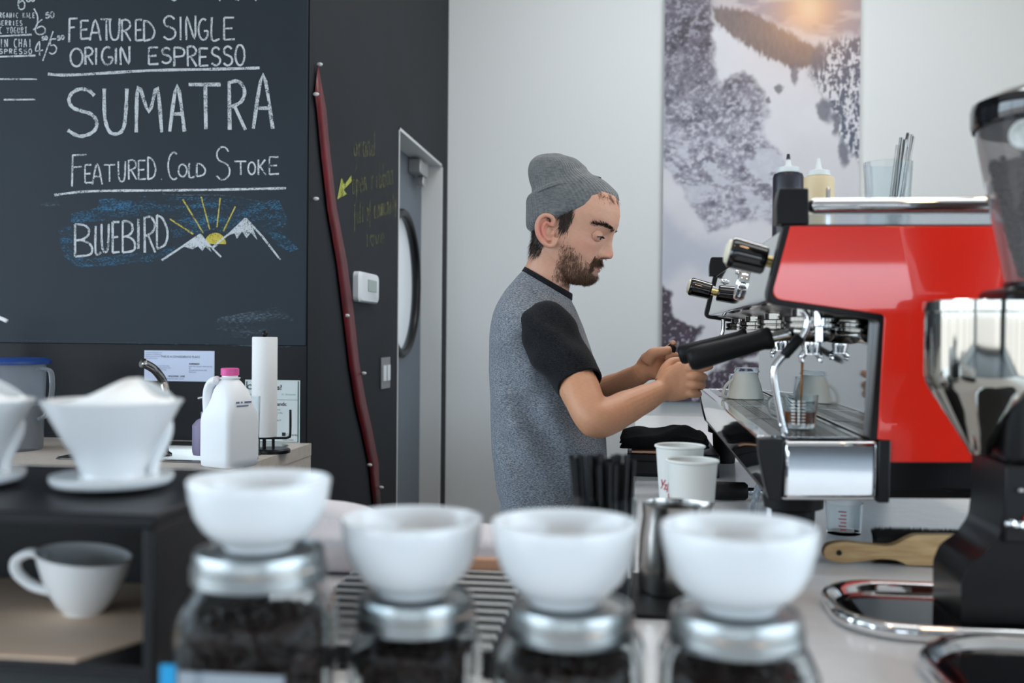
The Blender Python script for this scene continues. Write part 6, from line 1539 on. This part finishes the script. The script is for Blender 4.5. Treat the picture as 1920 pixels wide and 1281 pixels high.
def pxbox(b, x0, y0, x1, y1, dy):
    p, q_ = P(x0, y0, NY), P(x1, y1, NY); b.box((p.x, NY-dy, q_.z), (q_.x, NY-.0009, p.z))
for bx_ in ((462, 715, 560, 716.4), (462, 827.6, 560, 829), (462, 715, 463.4, 829), (558.6, 715, 560, 829), (463, 749, 559, 750)): pxbox(fr, *bx_, .0014)
fr.build('printed_border', 'ink_border', sg, world=True)
line_text(sg, 463, 730, 'Clean hands?', 10.0, 'ink_dark', .0005)
line_text(sg, 462, 741, 'Wash for', 3.6, 'ink_dark'); line_text(sg, 527, 741, '15 - 20 seconds', 3.4, 'ink_green')
line_text(sg, 472, 760, 'Wash your hands:', 7.2, 'ink_dark', .0003)
for y, tx in ((768.5, 'before starting or returning to work'), (774.5, 'after using the toilet, wash hands in the'), (778.5, 'washroom, then again in the food'), (788, 'after touching your nose, coughing or'), (798, 'after cleaning up bodily fluids'), (803.5, 'after any other activities that'), (807.5, 'soil the hands')):
    line_text(sg, 466, y, tx, 3.2, 'ink_dark')
lg = MB(); pxbox(lg, 529, 811, 553, 823, .0013); lo = lg.build('logo_box', 'sign_paper', sg, world=True)
lg = MB(); pxbox(lg, 529, 811, 536, 818, .0016); lg.build('logo_mark', 'ink_dark', sg, world=True); line_text(sg, 537, 817.5, 'Ontario', 5, 'ink_dark'); line_text(sg, 530, 826, 'Public Health', 3, 'ink_dark')
# big pitcher with a blue lid
jp = PZ(28, 843, LZ); jk = M(1, jp.y)
pj = thing('juice_pitcher', 'clear plastic pitcher of dark drink with a blue lid at the left edge', 'pitcher', (jp.x, jp.y, LZ))
PJ = P(28, 682, jp.y).z-LZ
MB().lathe([(0, 0), (jk*50, 0), (jk*52, .006), (jk*58, PJ), (jk*56, PJ), (jk*50, .008), (0, .008)], n=48).build('pitcher_body', 'clear_plastic', pj)
MB().lathe([(jk*58, PJ-jk*1), (jk*67, PJ), (jk*67, PJ+jk*6), (jk*60, PJ+jk*12), (0, PJ+jk*13)], n=48).build('lid', 'blue_lid', pj)
MB().tube(smooth_path([(jk*52, -.01, PJ*.94), (jk*78, -.01, PJ*.93), (jk*84, -.01, PJ*.80), (jk*82, -.01, PJ*.62), (jk*72, -.01, PJ*.42), (jk*53, -.01, PJ*.36)], 6), jk*5, 10, flat=(.8, 1.6)).build('handle', 'clear_plastic', pj, angle=180)
dj = MB().lathe([(0, .009), (jk*49, .009), (jk*53, PJ*.52), (0, PJ*.52)], n=48).build('dark_drink', 'dark_juice', None, loc=(jp.x, jp.y, LZ))
tag(dj, 'dark purple drink half filling the blue-lidded pitcher', 'drink')
# syrup bottle with a white pump, mostly cut off by the left edge
sy = PZ(-34, 842, LZ); sk_ = M(1, 2.72)
sb = thing('syrup_bottle', 'syrup bottle whose white pump spout pokes in at the left edge', 'bottle', (P(-34, 800, 2.72).x, 2.72, LZ))
pz_ = P(0, 595, 2.72).z-LZ
MB().lathe([(0, 0), (sk_*30, 0), (sk_*32, .01), (sk_*32, pz_*.55), (sk_*12, pz_*.78), (sk_*12, pz_*.9), (0, pz_*.9)], n=32).build('bottle_body', 'sauce_dark', sb)
MB().tube(smooth_path([(0, 0, pz_*.88), (0, 0, pz_), (sk_*12, 0, pz_+sk_*3), (sk_*36, 0, pz_-sk_*1), (sk_*54, 0, pz_-sk_*8)], 6), sk_*4.2, 10).build('pump', 'white_matte', sb, angle=180)
